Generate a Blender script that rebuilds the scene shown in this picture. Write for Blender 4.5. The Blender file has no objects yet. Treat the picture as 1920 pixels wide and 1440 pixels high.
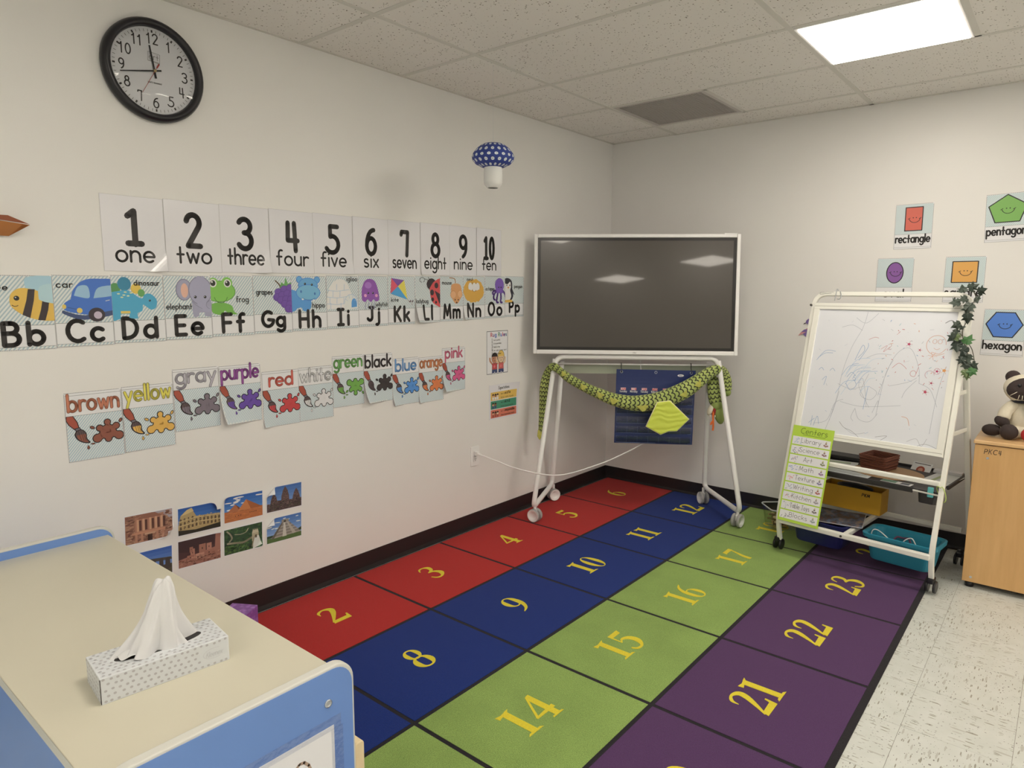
import bpy, bmesh, math, random
from math import sin, cos, pi, radians, hypot, atan2
from mathutils import Matrix, Vector
random.seed(7)
SC = bpy.context.scene
COL = SC.collection

# ------------------------------------------------------------------ camera, world, exposure
cam_d = bpy.data.cameras.new('camera')
cam = bpy.data.objects.new('camera', cam_d)
COL.objects.link(cam)
SC.camera = cam
cam_d.sensor_fit = 'HORIZONTAL'
cam_d.sensor_width = 36.0
cam_d.lens = 36.0 * 1270.618 / 1920.0
cam_d.clip_start = 0.02
yaw, pit, rol = -0.69103, -0.13604, 0.0046
fw = Vector((cos(pit) * sin(yaw), cos(pit) * cos(yaw), sin(pit)))
rt = Vector((cos(yaw), -sin(yaw), 0))
up = rt.cross(fw)
r_ = rt * cos(rol) + up * sin(rol)
u_ = -rt * sin(rol) + up * cos(rol)
cam.matrix_world = Matrix(((r_.x, u_.x, -fw.x, 2.71657), (r_.y, u_.y, -fw.y, -4.42999),
                           (r_.z, u_.z, -fw.z, 1.43307), (0, 0, 0, 1)))
SC.view_settings.view_transform = 'Standard'
SC.view_settings.look = 'None'
SC.view_settings.gamma = 1.0
SC.view_settings.use_curve_mapping = False
SC.view_settings.exposure = 1.03
world = bpy.data.worlds.new('world')
SC.world = world
world.use_nodes = True
world.node_tree.nodes['Background'].inputs[0].default_value = (0.5, 0.47, 0.42, 1)
world.node_tree.nodes['Background'].inputs[1].default_value = 0.05
PANEL_STRENGTH = 9.0
PANEL_COLOUR = (1.0, 0.915, 0.795, 1)
ROOM_X, ROOM_Y, H = 7.4, -9.0, 2.498

# ------------------------------------------------------------------ colour helpers
def lin(c):
    c = c / 255.0
    return c / 12.92 if c <= 0.04045 else ((c + 0.055) / 1.055) ** 2.4
REF = [lin(v) / 0.8 for v in (205, 196, 184)]
def pc(r, g=None, b=None):
    """albedo of a surface that shows as this sRGB colour under the room's lamps"""
    if isinstance(r, (tuple, list)): r, g, b = r
    if isinstance(r, str):
        r, g, b = int(r[0:2], 16), int(r[2:4], 16), int(r[4:6], 16)
    return tuple(min(0.9, max(0.004, lin(v) / k)) for v, k in zip((r, g, b), REF)) + (1.0,)

# ------------------------------------------------------------------ materials
MATS = {}
class N:
    def __init__(s, name):
        s.m = bpy.data.materials.new(name); s.m.use_nodes = True
        s.t = s.m.node_tree; s.n = s.t.nodes; s.b = s.n['Principled BSDF']
    def add(s, typ, **kw):
        n = s.n.new(typ)
        for k, v in kw.items():
            setattr(n, k, v)
        return n
    def lk(s, a, b): s.t.links.new(a, b)
    def math(s, op, a, b=None, c=None):
        n = s.add('ShaderNodeMath', operation=op)
        for i, v in enumerate((a, b, c)):
            if v is None: continue
            if isinstance(v, (int, float)): n.inputs[i].default_value = v
            else: s.lk(v, n.inputs[i])
        return n.outputs[0]
    def mix(s, f, a, b):
        n = s.add('ShaderNodeMix', data_type='RGBA')
        for i, v in ((0, f), (6, a), (7, b)):
            if isinstance(v, (int, float)): n.inputs[i].default_value = v
            elif isinstance(v, tuple): n.inputs[i].default_value = v
            else: s.lk(v, n.inputs[i])
        return n.outputs[2]
    def coord(s, kind='Object', scale=(1, 1, 1), loc=(0, 0, 0), rot=(0, 0, 0)):
        t = s.add('ShaderNodeTexCoord'); m = s.add('ShaderNodeMapping')
        m.inputs['Scale'].default_value = scale; m.inputs['Location'].default_value = loc
        m.inputs['Rotation'].default_value = rot
        s.lk(t.outputs[kind], m.inputs[0]); return m.outputs[0]
    def noise(s, vec, scale, detail=3, rough=0.5):
        n = s.add('ShaderNodeTexNoise'); n.inputs['Scale'].default_value = scale
        n.inputs['Detail'].default_value = detail; n.inputs['Roughness'].default_value = rough
        if vec is not None: s.lk(vec, n.inputs['Vector'])
        return n.outputs['Fac']
    def ramp(s, f, stops):
        n = s.add('ShaderNodeValToRGB'); e = n.color_ramp.elements
        while len(e) < len(stops): e.new(0.5)
        for el, (p, c) in zip(e, stops):
            el.position = p; el.color = c
        s.lk(f, n.inputs[0]); return n.outputs[0]
    def bump(s, h, strength, dist=0.002):
        n = s.add('ShaderNodeBump'); n.inputs['Strength'].default_value = strength
        n.inputs['Distance'].default_value = dist; s.lk(h, n.inputs['Height'])
        s.lk(n.outputs[0], s.b.inputs['Normal'])
    def base(s, c):
        if isinstance(c, tuple): s.b.inputs['Base Color'].default_value = c
        else: s.lk(c, s.b.inputs['Base Color'])
    def set(s, **kw):
        for k, v in kw.items(): s.b.inputs[k.replace('_', ' ')].default_value = v

def M(name, col=(200, 200, 200), rough=0.5, metal=0.0, nscale=0, nstr=0.0, vary=0.0, vscale=8, spec=0.5, raw=None):
    if name in MATS: return MATS[name]
    n = N(name)
    c = raw if raw else pc(col)
    vec = n.coord()
    if vary:
        f = n.noise(vec, vscale, 4)
        lo = tuple(v * (1 - vary) for v in c[:3]) + (1,); hi = tuple(min(1, v * (1 + vary)) for v in c[:3]) + (1,)
        n.base(n.ramp(f, [(0.25, lo), (0.75, hi)]))
    else:
        n.base(c)
    n.set(Roughness=rough, Metallic=metal); n.b.inputs['Specular IOR Level'].default_value = spec
    if nstr: n.bump(n.noise(vec, nscale, 2), nstr)
    MATS[name] = n.m
    return n.m

def print_mat(name, rough, wav=0.0, coat=0.0):
    n = N(name); a = n.add('ShaderNodeVertexColor'); a.layer_name = 'Col'
    n.lk(a.outputs[0], n.b.inputs['Base Color']); n.set(Roughness=rough)
    if coat: n.b.inputs['Coat Weight'].default_value = coat; n.b.inputs['Coat Roughness'].default_value = 0.08
    if wav:
        v = n.coord('Object'); n.bump(n.noise(v, 9, 2), wav, 0.01)
    return n.m
PRINT = print_mat('printed_paper', 0.45)
PRINT_LAM = print_mat('laminated_print', 0.16, 0.12)
PRINT_MATTE = print_mat('matte_print', 0.8)

# ------------------------------------------------------------------ mesh builder
class B:
    def __init__(s): s.v = []; s.f = []; s.m = []; s.s = []; s.uv = []; s.hasuv = False
    def add(s, vs, fs, m=0, smooth=False, uvs=None):
        o = len(s.v); s.v += [tuple(v) for v in vs]
        for i, f in enumerate(fs):
            s.f.append([o + k for k in f]); s.m.append(m); s.s.append(smooth)
            if uvs: s.hasuv = True
            s.uv.append(uvs[i] if uvs else [(0, 0)] * len(f))
        return s
    def box(s, c, d, m=0, rot=None, taper=None):
        hx, hy, hz = d[0] / 2, d[1] / 2, d[2] / 2
        vs = [Vector((x * hx, y * hy, z * hz)) for z in (-1, 1) for y in (-1, 1) for x in (-1, 1)]
        if taper:
            vs = [Vector((v.x * (taper if v.z > 0 else 1), v.y * (taper if v.z > 0 else 1), v.z)) for v in vs]
        if rot is not None: vs = [rot @ v for v in vs]
        c = Vector(c)
        return s.add([v + c for v in vs], [(0, 2, 3, 1), (4, 5, 7, 6), (0, 1, 5, 4), (2, 6, 7, 3), (0, 4, 6, 2), (1, 3, 7, 5)], m)
    def span(s, a, b, m=0):
        return s.box([(a[i] + b[i]) / 2 for i in range(3)], [abs(b[i] - a[i]) for i in range(3)], m)
    def lathe(s, prof, n=24, m=0, mat=None, smooth=True, cap0=True, cap1=True, sx=1, sy=1):
        vs = []
        for r, z in prof:
            for k in range(n):
                a = 2 * pi * k / n; vs.append(Vector((r * cos(a) * sx, r * sin(a) * sy, z)))
        if mat is not None: vs = [mat @ v for v in vs]
        fs = []; uvs = []; P = len(prof)
        for i in range(P - 1):
            for k in range(n):
                k2 = (k + 1) % n
                fs.append((i * n + k, i * n + k2, (i + 1) * n + k2, (i + 1) * n + k))
                uvs.append([(k / n, i / (P - 1)), ((k + 1) / n, i / (P - 1)), ((k + 1) / n, (i + 1) / (P - 1)), (k / n, (i + 1) / (P - 1))])
        s.add(vs, fs, m, smooth, uvs)
        o = len(s.v) - len(vs)
        if cap0: s.f.append([o + k for k in reversed(range(n))]); s.m.append(m); s.s.append(False); s.uv.append([(0, 0)] * n)
        if cap1: s.f.append([o + (P - 1) * n + k for k in range(n)]); s.m.append(m); s.s.append(False); s.uv.append([(0, 0)] * n)
        return s
    def cyl(s, p0, p1, r, n=16, m=0, smooth=True, r1=None):
        p0, p1 = Vector(p0), Vector(p1); d = p1 - p0
        q = d.to_track_quat('Z', 'Y').to_matrix().to_4x4()
        return s.lathe([(r, 0), (r if r1 is None else r1, d.length)], n, m, Matrix.Translation(p0) @ q, smooth)
    def sphere(s, c, r, m=0, n=16, rot=None):
        if isinstance(r, (int, float)): r = (r, r, r)
        k = max(6, n // 2)
        prof = [(sin(pi * i / k) if 0 < i < k else 0.001, -cos(pi * i / k)) for i in range(k + 1)]
        mt = Matrix.Translation(Vector(c))
        if rot is not None: mt = mt @ rot.to_4x4()
        return s.lathe(prof, n, m, mt @ Matrix.Diagonal((r[0], r[1], r[2], 1)))
    def tube(s, pts, r, n=10, m=0, closed=False, flat=(1, 1), upv=None, cap=True):
        pts = [Vector(p) for p in pts]; N_ = len(pts)
        rs = [r[min(len(r) - 1, round(i * (len(r) - 1) / max(1, N_ - 1)))] for i in range(N_)] if isinstance(r, (list, tuple)) else [r] * N_
        tang = []
        for i in range(N_):
            a = pts[(i - 1) % N_] if (closed or i > 0) else pts[i]
            b = pts[(i + 1) % N_] if (closed or i < N_ - 1) else pts[i]
            tang.append((b - a).normalized())
        ref = Vector(upv) if upv else (Vector((0, 0, 1)) if abs(tang[0].z) < 0.9 else Vector((0, 1, 0)))
        nrm = (ref - tang[0] * ref.dot(tang[0])).normalized()
        vs = []; L = 0; Ls = []
        for i in range(N_):
            if i:
                if upv: nrm = Vector(upv)
                nrm = nrm - tang[i] * nrm.dot(tang[i])
                nrm = nrm.normalized() if nrm.length > 1e-6 else Vector((1, 0, 0))
                L += (pts[i] - pts[i - 1]).length
            Ls.append(L)
            bi = tang[i].cross(nrm)
            for k in range(n):
                a = 2 * pi * (k + 0.5) / n
                vs.append(pts[i] + (nrm * sin(a) * flat[0] + bi * cos(a) * flat[1]) * rs[i])
        fs = []; uvs = []
        for i in range(N_ if closed else N_ - 1):
            j = (i + 1) % N_
            for k in range(n):
                k2 = (k + 1) % n
                fs.append((i * n + k, i * n + k2, j * n + k2, j * n + k))
                l1 = Ls[j] if j else L + 0.01
                uvs.append([(Ls[i], k / n), (Ls[i], (k + 1) / n), (l1, (k + 1) / n), (l1, k / n)])
        s.add(vs, fs, m, n > 4, uvs)
        o = len(s.v) - len(vs)
        if cap and not closed:
            s.f.append([o + k for k in reversed(range(n))]); s.m.append(m); s.s.append(False); s.uv.append([(0, 0)] * n)
            s.f.append([o + (N_ - 1) * n + k for k in range(n)]); s.m.append(m); s.s.append(False); s.uv.append([(0, 0)] * n)
        return s
    def prism(s, poly, z0, z1, m=0, mat=None, smooth=False):
        n = len(poly)
        vs = [Vector((x, y, z0)) for x, y in poly] + [Vector((x, y, z1)) for x, y in poly]
        if mat is not None: vs = [mat @ v for v in vs]
        fs = [tuple(reversed(range(n))), tuple(range(n, 2 * n))]
        s.add(vs, fs, m)
        o = len(s.v) - 2 * n
        for k in range(n):
            k2 = (k + 1) % n
            s.f.append([o + k, o + k2, o + n + k2, o + n + k]); s.m.append(m); s.s.append(smooth); s.uv.append([(0, 0)] * 4)
        return s
    def tub(s, loops, m=0, c=(0, 0), seg=5):
        """hollow container: loops of (half_x, half_y, corner_radius, z) joined in order, both ends closed"""
        rings = [[(x + c[0], y + c[1], z) for x, y in rrect(hx, hy, r, seg)] for hx, hy, r, z in loops]
        n = len(rings[0]); vs = [p for r in rings for p in r]; fs = []
        for i in range(len(rings) - 1):
            for k in range(n):
                k2 = (k + 1) % n
                fs.append((i * n + k, i * n + k2, (i + 1) * n + k2, (i + 1) * n + k))
        fs.append(tuple(reversed(range(n)))); fs.append(tuple((len(rings) - 1) * n + k for k in range(n)))
        return s.add(vs, fs, m)
    def mesh(s, name, mats):
        me = bpy.data.meshes.new(name); me.from_pydata(s.v, [], s.f)
        for mt in mats: me.materials.append(mt)
        me.polygons.foreach_set('material_index', s.m); me.polygons.foreach_set('use_smooth', s.s)
        if s.hasuv:
            uv = me.uv_layers.new(name='UVMap')
            flat = [c for f in s.uv for p in f for c in p]
            uv.data.foreach_set('uv', flat)
        me.update(); return me
    def build(s, name, mats, parent=None, mat=None, bevel=0, seg=2, sub=0):
        if not isinstance(mats, (list, tuple)): mats = [mats]
        o = bpy.data.objects.new(name, s.mesh(name, mats)); COL.objects.link(o)
        if parent: o.parent = parent
        if mat is not None: o.matrix_local = mat
        if bevel:
            b = o.modifiers.new('bevel', 'BEVEL'); b.width = bevel; b.segments = seg; b.limit_method = 'ANGLE'; b.angle_limit = radians(40)
        if sub:
            b = o.modifiers.new('sub', 'SUBSURF'); b.levels = sub; b.render_levels = sub
        return o

def rrect(hx, hy, r, seg=5):
    r = max(1e-4, min(r, hx, hy)); out = []
    for cx, cy, a0 in ((hx - r, hy - r, 0), (-hx + r, hy - r, 90), (-hx + r, -hy + r, 180), (hx - r, -hy + r, 270)):
        for i in range(seg + 1):
            a = radians(a0 + 90 * i / seg); out.append((cx + r * cos(a), cy + r * sin(a)))
    return out

def bez(ctrl, n=6):
    """Catmull-Rom through the points (any dimension)"""
    P = [ctrl[0]] + list(ctrl) + [ctrl[-1]]; out = []
    for i in range(1, len(P) - 2):
        for k in range(n):
            t = k / n
            out.append(tuple(0.5 * (2 * b + (c - a) * t + (2 * a - 5 * b + 4 * c - d) * t * t + (-a + 3 * b - 3 * c + d) * t ** 3)
                             for a, b, c, d in zip(P[i - 1], P[i], P[i + 1], P[i + 2])))
    out.append(tuple(ctrl[-1])); return out

def fillet(pts, r, n=6):
    """polyline with rounded corners"""
    pts = [Vector(p) for p in pts]; out = [pts[0]]
    for i in range(1, len(pts) - 1):
        a, b, c = pts[i - 1], pts[i], pts[i + 1]; d1 = (a - b); d2 = (c - b)
        rr = min(r, d1.length * 0.49, d2.length * 0.49); p = b + d1.normalized() * rr; q = b + d2.normalized() * rr
        for k in range(n + 1):
            t = k / n; out.append(p * (1 - t) ** 2 + b * 2 * t * (1 - t) + q * t * t)
    out.append(pts[-1]); return out

def tag(o, label, cat, group=None, kind=None):
    o['label'] = label; o['category'] = cat
    if group: o['group'] = group
    if kind: o['kind'] = kind
    return o
def thing(name, label, cat, mat, group=None):
    o = bpy.data.objects.new(name, None); COL.objects.link(o); o.empty_display_size = 0.05
    o.matrix_world = mat; return tag(o, label, cat, group)
def struct(o): o['kind'] = 'structure'; return o
def frame(o, x, y, z=None):
    x = Vector(x).normalized(); y = Vector(y).normalized(); z = x.cross(y) if z is None else Vector(z)
    return Matrix(((x.x, y.x, z.x, o[0]), (x.y, y.y, z.y, o[1]), (x.z, y.z, z.z, o[2]), (0, 0, 0, 1)))
def on_left(y, z, d=0.0): return frame((d, y, z), (0, 1, 0), (0, 0, 1))
def on_back(x, z, d=0.0): return frame((x, -d, z), (1, 0, 0), (0, 0, 1))
T = lambda x, y, z, a=0.0: Matrix.Translation((x, y, z)) @ Matrix.Rotation(a, 4, 'Z')

# ------------------------------------------------------------------ stroke lettering (monoline)
def arc(cx, cy, rx, ry, a0, a1, n=None):
    n = n or max(4, int(abs(a1 - a0) / 22))
    return [(cx + rx * cos(radians(a0 + (a1 - a0) * i / n)), cy + ry * sin(radians(a0 + (a1 - a0) * i / n))) for i in range(n + 1)]
O_ = arc(.29, .3, .29, .3, 0, 360)
G = {
 'a': (.6, [O_, [(.58, .6), (.58, 0)]]), 'b': (.6, [O_, [(0, 1), (0, 0)]]), 'c': (.52, [arc(.29, .3, .29, .3, 48, 312)]),
 'd': (.6, [O_, [(.58, 1), (.58, 0)]]), 'e': (.58, [[(.02, .3), (.57, .3)] + arc(.29, .3, .29, .3, 8, 312)]),
 'f': (.4, [arc(.32, .8, .17, .2, 60, 180) + [(.15, 0)], [(0, .56), (.36, .56)]]),
 'g': (.6, [O_, [(.58, .6), (.58, -.1)] + arc(.29, -.1, .29, .25, 0, -145)]), 'h': (.52, [[(0, 1), (0, 0)], arc(.25, .34, .25, .26, 180, 0) + [(.5, 0)]]),
 'i': (.08, [[(.04, .6), (.04, 0)], [(.04, .84), (.04, .87)]]), 'j': (.25, [[(.2, .6), (.2, -.12)] + arc(0, -.12, .2, .22, 0, -110), [(.2, .84), (.2, .87)]]),
 'k': (.46, [[(0, 1), (0, 0)], [(.42, .6), (.02, .24)], [(.16, .37), (.45, 0)]]), 'l': (.06, [[(.03, 1), (.03, 0)]]),
 'm': (.8, [[(0, .6), (0, 0)], arc(.2, .38, .2, .22, 180, 0) + [(.4, 0)], arc(.6, .38, .2, .22, 180, 0) + [(.8, 0)]]),
 'n': (.52, [[(0, .6), (0, 0)], arc(.25, .34, .25, .26, 180, 0) + [(.5, 0)]]), 'o': (.58, [O_]), 'p': (.6, [O_, [(0, .6), (0, -.38)]]),
 'q': (.6, [O_, [(.58, .6), (.58, -.38)]]), 'r': (.34, [[(0, .6), (0, 0)], arc(.24, .34, .24, .26, 180, 55)]),
 's': (.42, [arc(.2, .45, .18, .15, 40, 250) + arc(.2, .15, .2, .15, 80, -140)]), 't': (.4, [[(.18, .92), (.18, 0)], [(0, .5), (.38, .5)]]),
 'u': (.52, [[(0, .6), (0, .26)] + arc(.25, .26, .25, .26, 180, 360) + [(.5, .6)], [(.5, .6), (.5, 0)]]), 'v': (.5, [[(0, .6), (.25, 0), (.5, .6)]]),
 'w': (.72, [[(0, .6), (.18, 0), (.36, .55), (.54, 0), (.72, .6)]]), 'x': (.46, [[(0, .6), (.46, 0)], [(.46, .6), (0, 0)]]),
 'y': (.52, [[(0, .6), (.26, .02)], [(.52, .6), (.12, -.38)]]), 'z': (.46, [[(0, .6), (.45, .6), (0, 0), (.46, 0)]]),
 'A': (.66, [[(0, 0), (.33, 1), (.66, 0)], [(.1, .32), (.56, .32)]]),
 'B': (.6, [[(0, 0), (0, 1), (.26, 1)] + arc(.28, .77, .24, .23, 90, -90) + [(0, .54)], [(.26, .54)] + arc(.3, .27, .28, .27, 90, -90) + [(0, 0)]]),
 'C': (.68, [arc(.42, .5, .42, .5, 52, 308)]), 'D': (.66, [[(0, 0), (0, 1), (.18, 1)] + arc(.18, .5, .46, .5, 90, -90) + [(0, 0)]]),
 'E': (.5, [[(.5, 1), (0, 1), (0, 0), (.5, 0)], [(0, .5), (.44, .5)]]), 'F': (.5, [[(.5, 1), (0, 1), (0, 0)], [(0, .52), (.44, .52)]]),
 'G': (.72, [arc(.42, .5, .42, .5, 52, 350) + [(.44, .46)]]), 'H': (.6, [[(0, 0), (0, 1)], [(.6, 0), (.6, 1)], [(0, .5), (.6, .5)]]),
 'I': (.42, [[(.21, 0), (.21, 1)], [(0, 1), (.42, 1)], [(0, 0), (.42, 0)]]), 'J': (.5, [[(.38, 1), (.38, .22)] + arc(.16, .22, .22, .22, 0, -160), [(.14, 1), (.56, 1)]]),
 'K': (.54, [[(0, 0), (0, 1)], [(.52, 1), (.02, .42)], [(.16, .58), (.54, 0)]]), 'L': (.46, [[(0, 1), (0, 0), (.46, 0)]]),
 'M': (.78, [[(0, 0), (.1, 1), (.39, .2), (.68, 1), (.78, 0)]]), 'N': (.6, [[(0, 0), (0, 1), (.6, 0), (.6, 1)]]), 'O': (.72, [arc(.36, .5, .36, .5, 0, 360)]),
 'P': (.54, [[(0, 0), (0, 1), (.26, 1)] + arc(.27, .74, .26, .26, 90, -90) + [(0, .48)]]),
 'R': (.56, [[(0, 0), (0, 1), (.26, 1)] + arc(.27, .74, .26, .26, 90, -90) + [(0, .48)], [(.26, .48), (.56, 0)]]),
 'S': (.54, [arc(.27, .74, .24, .26, 35, 255) + arc(.27, .25, .27, .25, 80, -150)]), 'T': (.6, [[(.3, 0), (.3, 1)], [(0, 1), (.6, 1)]]),
 'U': (.6, [[(0, 1), (0, .3)] + arc(.3, .3, .3, .3, 180, 360) + [(.6, 1)]]), 'W': (.86, [[(0, 1), (.22, 0), (.43, .8), (.64, 0), (.86, 1)]]),
 '1': (.36, [[(.02, .82), (.2, .97), (.2, 0)], [(.0, .02), (.38, .02)]]),
 '2': (.5, [arc(.25, .75, .23, .24, 170, -30) + [(.05, .02), (.48, .02)]]),
 '3': (.5, [arc(.22, .75, .24, .23, 150, -80) + [(.2, .53)], [(.2, .53)] + arc(.22, .27, .27, .27, 80, -150)]),
 '4': (.5, [[(.08, .97), (.06, .36), (.5, .36)], [(.36, .97), (.4, 0)]]),
 '5': (.5, [[(.46, .96), (.1, .96), (.1, .58)] + arc(.18, .3, .32, .31, 85, -150)]),
 '6': (.5, [[(.42, .94)] + arc(.4, .32, .38, .62, 98, 180) + [], arc(.26, .31, .24, .31, 0, 360)]),
 '7': (.44, [[(.04, .84), (.06, .96), (.4, .96), (.34, 0)]]),
 '8': (.5, [arc(.25, .75, .17, .21, 0, 360), arc(.25, .28, .24, .27, 0, 360)]),
 '9': (.5, [arc(.24, .7, .22, .27, 0, 360), [(.46, .7)] + arc(.1, .5, .36, .48, 10, -70)]),
 '0': (.5, [arc(.25, .5, .23, .48, 0, 360)]),
 '.': (.06, [[(.03, .0), (.03, .03)]]), '-': (.3, [[(0, .3), (.3, .3)]]), '!': (.06, [[(.03, 1), (.03, .3)], [(.03, 0), (.03, .03)]]),
}

def clip_poly(pts, x0, y0, x1, y1):
    for ax, lim, sg in ((0, x0, 1), (0, x1, -1), (1, y0, 1), (1, y1, -1)):
        out = []
        for i in range(len(pts)):
            a, b = pts[i - 1], pts[i]; da, db = (a[ax] - lim) * sg, (b[ax] - lim) * sg
            if (da >= 0) != (db >= 0):
                t = da / (da - db); out.append((a[0] + (b[0] - a[0]) * t, a[1] + (b[1] - a[1]) * t))
            if db >= 0: out.append(b)
        pts = out
        if len(pts) < 3: return []
    return pts

class Pr:
    """flat print: coloured polygons lying on a sheet, each drawn over the ones before"""
    def __init__(s): s.p = []; s.L = 0; s.ox = s.oy = 0; s.kx = s.ky = 1.0; s.clip = None; s.rot = 0
    def at(s, ox, oy, k, ky=None, rot=0): s.ox, s.oy, s.kx, s.ky, s.rot = ox, oy, k, ky or k, rot; return s
    def raw(s, pts, col):
        q = []
        for x, y in pts:
            x *= s.kx; y *= s.ky
            if s.rot: x, y = x * cos(s.rot) - y * sin(s.rot), x * sin(s.rot) + y * cos(s.rot)
            q.append((x + s.ox, y + s.oy))
        if s.clip: q = clip_poly(q, *s.clip)
        if len(q) >= 3: s.p.append((q, col, s.L))
    def poly(s, pts, col): s.L += 1; s.raw(pts, col); return s
    def rect(s, x0, y0, x1, y1, col): return s.poly([(x0, y0), (x1, y0), (x1, y1), (x0, y1)], col)
    def ell(s, cx, cy, rx, ry, col, rot=0, n=18, out=None, ow=0.02):
        c, d = cos(radians(rot)), sin(radians(rot))
        def ring(ax, ay): return [(cx + ax * cos(t) * c - ay * sin(t) * d, cy + ax * cos(t) * d + ay * sin(t) * c) for t in (2 * pi * k / n for k in range(n))]
        if out: s.poly(ring(rx + ow, ry + ow), out)
        return s.poly(ring(rx, ry), col)
    def line(s, pts, w, col, closed=False):
        s.L += 1; h = w / 2; P = list(pts)
        if closed: P = P + [P[0]]
        n = len(P)
        for i in range(n - 1):
            (ax, ay), (bx, by) = P[i], P[i + 1]; l = hypot(bx - ax, by - ay)
            if l < 1e-9: continue
            nx, ny = -(by - ay) / l * h, (bx - ax) / l * h
            s.raw([(ax + nx, ay + ny), (ax - nx, ay - ny), (bx - nx, by - ny), (bx + nx, by + ny)], col)
        for x, y in P:
            s.raw([(x + h * cos(k * pi / 4), y + h * sin(k * pi / 4)) for k in range(8)], col)
        return s
    def outline(s, pts, col, ocol, w): s.poly(pts, col); return s.line(pts, w, ocol, True)
    def text(s, txt, cx, y, k, w, col, maxw=None, align='c', gap=None, slant=0, jit=0, ocol=None, ow=0):
        """k = cap height, w = pen width"""
        gap = (w / k + .13) if gap is None else gap
        adv = []; X = 0
        for ch in txt:
            adv.append(X); X += (G[ch][0] if ch in G else .3) + gap
        X -= gap; kx = k
        if maxw and X * k > maxw: kx = maxw / X
        x0 = cx - X * kx / 2 if align == 'c' else cx
        rnd = random.Random(len(txt) * 7 + ord(txt[0]))
        for pas in ((ocol, w + ow), (col, w)) if ocol else ((col, w),):
            for ch, a in zip(txt, adv):
                if ch not in G: continue
                dy = rnd.uniform(-jit, jit) * k
                for st in G[ch][1]:
                    s.line([(x0 + (a + px + slant * py) * kx, y + py * k + dy) for px, py in st], pas[1], pas[0])
        return s
    def stripes(s, x0, y0, x1, y1, base, col, per, wid, slope=1.0):
        s.rect(x0, y0, x1, y1, base); s.L += 1
        t = x0 - (y1 - y0) / slope
        while t < x1:
            q = clip_poly([(t, y0), (t + wid, y0), (t + wid + (y1 - y0) / slope, y1), (t + (y1 - y0) / slope, y1)], x0, y0, x1, y1)
            if len(q) > 2: s.raw(q, col)
            t += per
        return s
    def dashes(s, x0, y0, x1, y1, col, per=.005, w=.0016, duty=.6):
        s.L += 1
        for (ax, ay, bx, by) in ((x0, y0, x1, y0), (x0, y1, x1, y1), (x0, y0, x0, y1), (x1, y0, x1, y1)):
            L = hypot(bx - ax, by - ay); n = int(L / per); dx, dy = (bx - ax) / L, (by - ay) / L
            for i in range(n):
                a, b = i * per, i * per + per * duty
                s.raw([(ax + dx * a - dy * w / 2, ay + dy * a + dx * w / 2), (ax + dx * b - dy * w / 2, ay + dy * b + dx * w / 2),
                       (ax + dx * b + dy * w / 2, ay + dy * b - dx * w / 2), (ax + dx * a + dy * w / 2, ay + dy * a - dx * w / 2)], col)
        return s
    def build(s, name, parent, mat=None, z0=.0006, dz=2e-5, deform=None, cuts=(), local=None, label=None):
        vs = []; fs = []; cols = []
        for pts, col, L in s.p:
            o = len(vs); vs += [(x, y, z0 + L * dz) for x, y in pts]; fs.append(list(range(o, len(vs)))); c = pc(col); g = .3 * c[0] + .6 * c[1] + .1 * c[2]
            cols.append(tuple((q * .9 + g * .1) * .94 for q in c[:3]) + (1,))
        me = bpy.data.meshes.new(name); me.from_pydata(vs, [], fs)
        ca = me.color_attributes.new('Col', 'FLOAT_COLOR', 'CORNER')
        flat = []
        for f, c in zip(fs, cols): flat += list(c) * len(f)
        ca.data.foreach_set('color', flat)
        if cuts or deform:
            bm = bmesh.new(); bm.from_mesh(me)
            for co, no in cuts:
                bmesh.ops.bisect_plane(bm, geom=bm.verts[:] + bm.edges[:] + bm.faces[:], plane_co=co, plane_no=no, dist=1e-6)
            if deform:
                for v in bm.verts: v.co = deform(v.co)
            bm.to_mesh(me); bm.free()
        me.materials.append(mat or PRINT)
        for p in me.polygons:
            pass
        o = bpy.data.objects.new(name, me); COL.objects.link(o); o.parent = parent
        if local is not None: o.matrix_local = local
        if label: o['label'] = label
        return o

PAPER = M('white_paper', (211, 203, 197), 0.5)
PAPER_LAM = None
def lam_mat():
    n = N('laminated_paper'); n.base(pc(209, 200, 193)); n.set(Roughness=0.16); v = n.coord('Object')
    n.bump(n.noise(v, 9, 2), 0.12, 0.01); return n.m
PAPER_LAM = lam_mat()

def curl(corner, w, h, size, k):
    """a corner (or edge) of a sheet lifting off the wall"""
    sx = {'l': 1, 'r': -1, '0': 0}[corner[1]]; sy = {'b': 1, 't': -1, '0': 0}[corner[0]]
    ln = hypot(sx, sy); nx, ny = sx / ln, sy / ln
    cx, cy = (-w / 2 if sx > 0 else w / 2), (-h / 2 if sy > 0 else h / 2)
    def f(co):
        d = size - ((co[0] - cx) * nx + (co[1] - cy) * ny)
        if d <= 0: return Vector(co)
        a = d / k; o = k * sin(a); q = co[2]
        return Vector((co[0] + nx * (d - o + q * sin(a)), co[1] + ny * (d - o + q * sin(a)), k * (1 - cos(a)) + q * cos(a)))
    cuts = [((cx + nx * size * i / 10, cy + ny * size * i / 10, 0), (nx, ny, 0)) for i in range(1, 11)]
    return f, cuts

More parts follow.
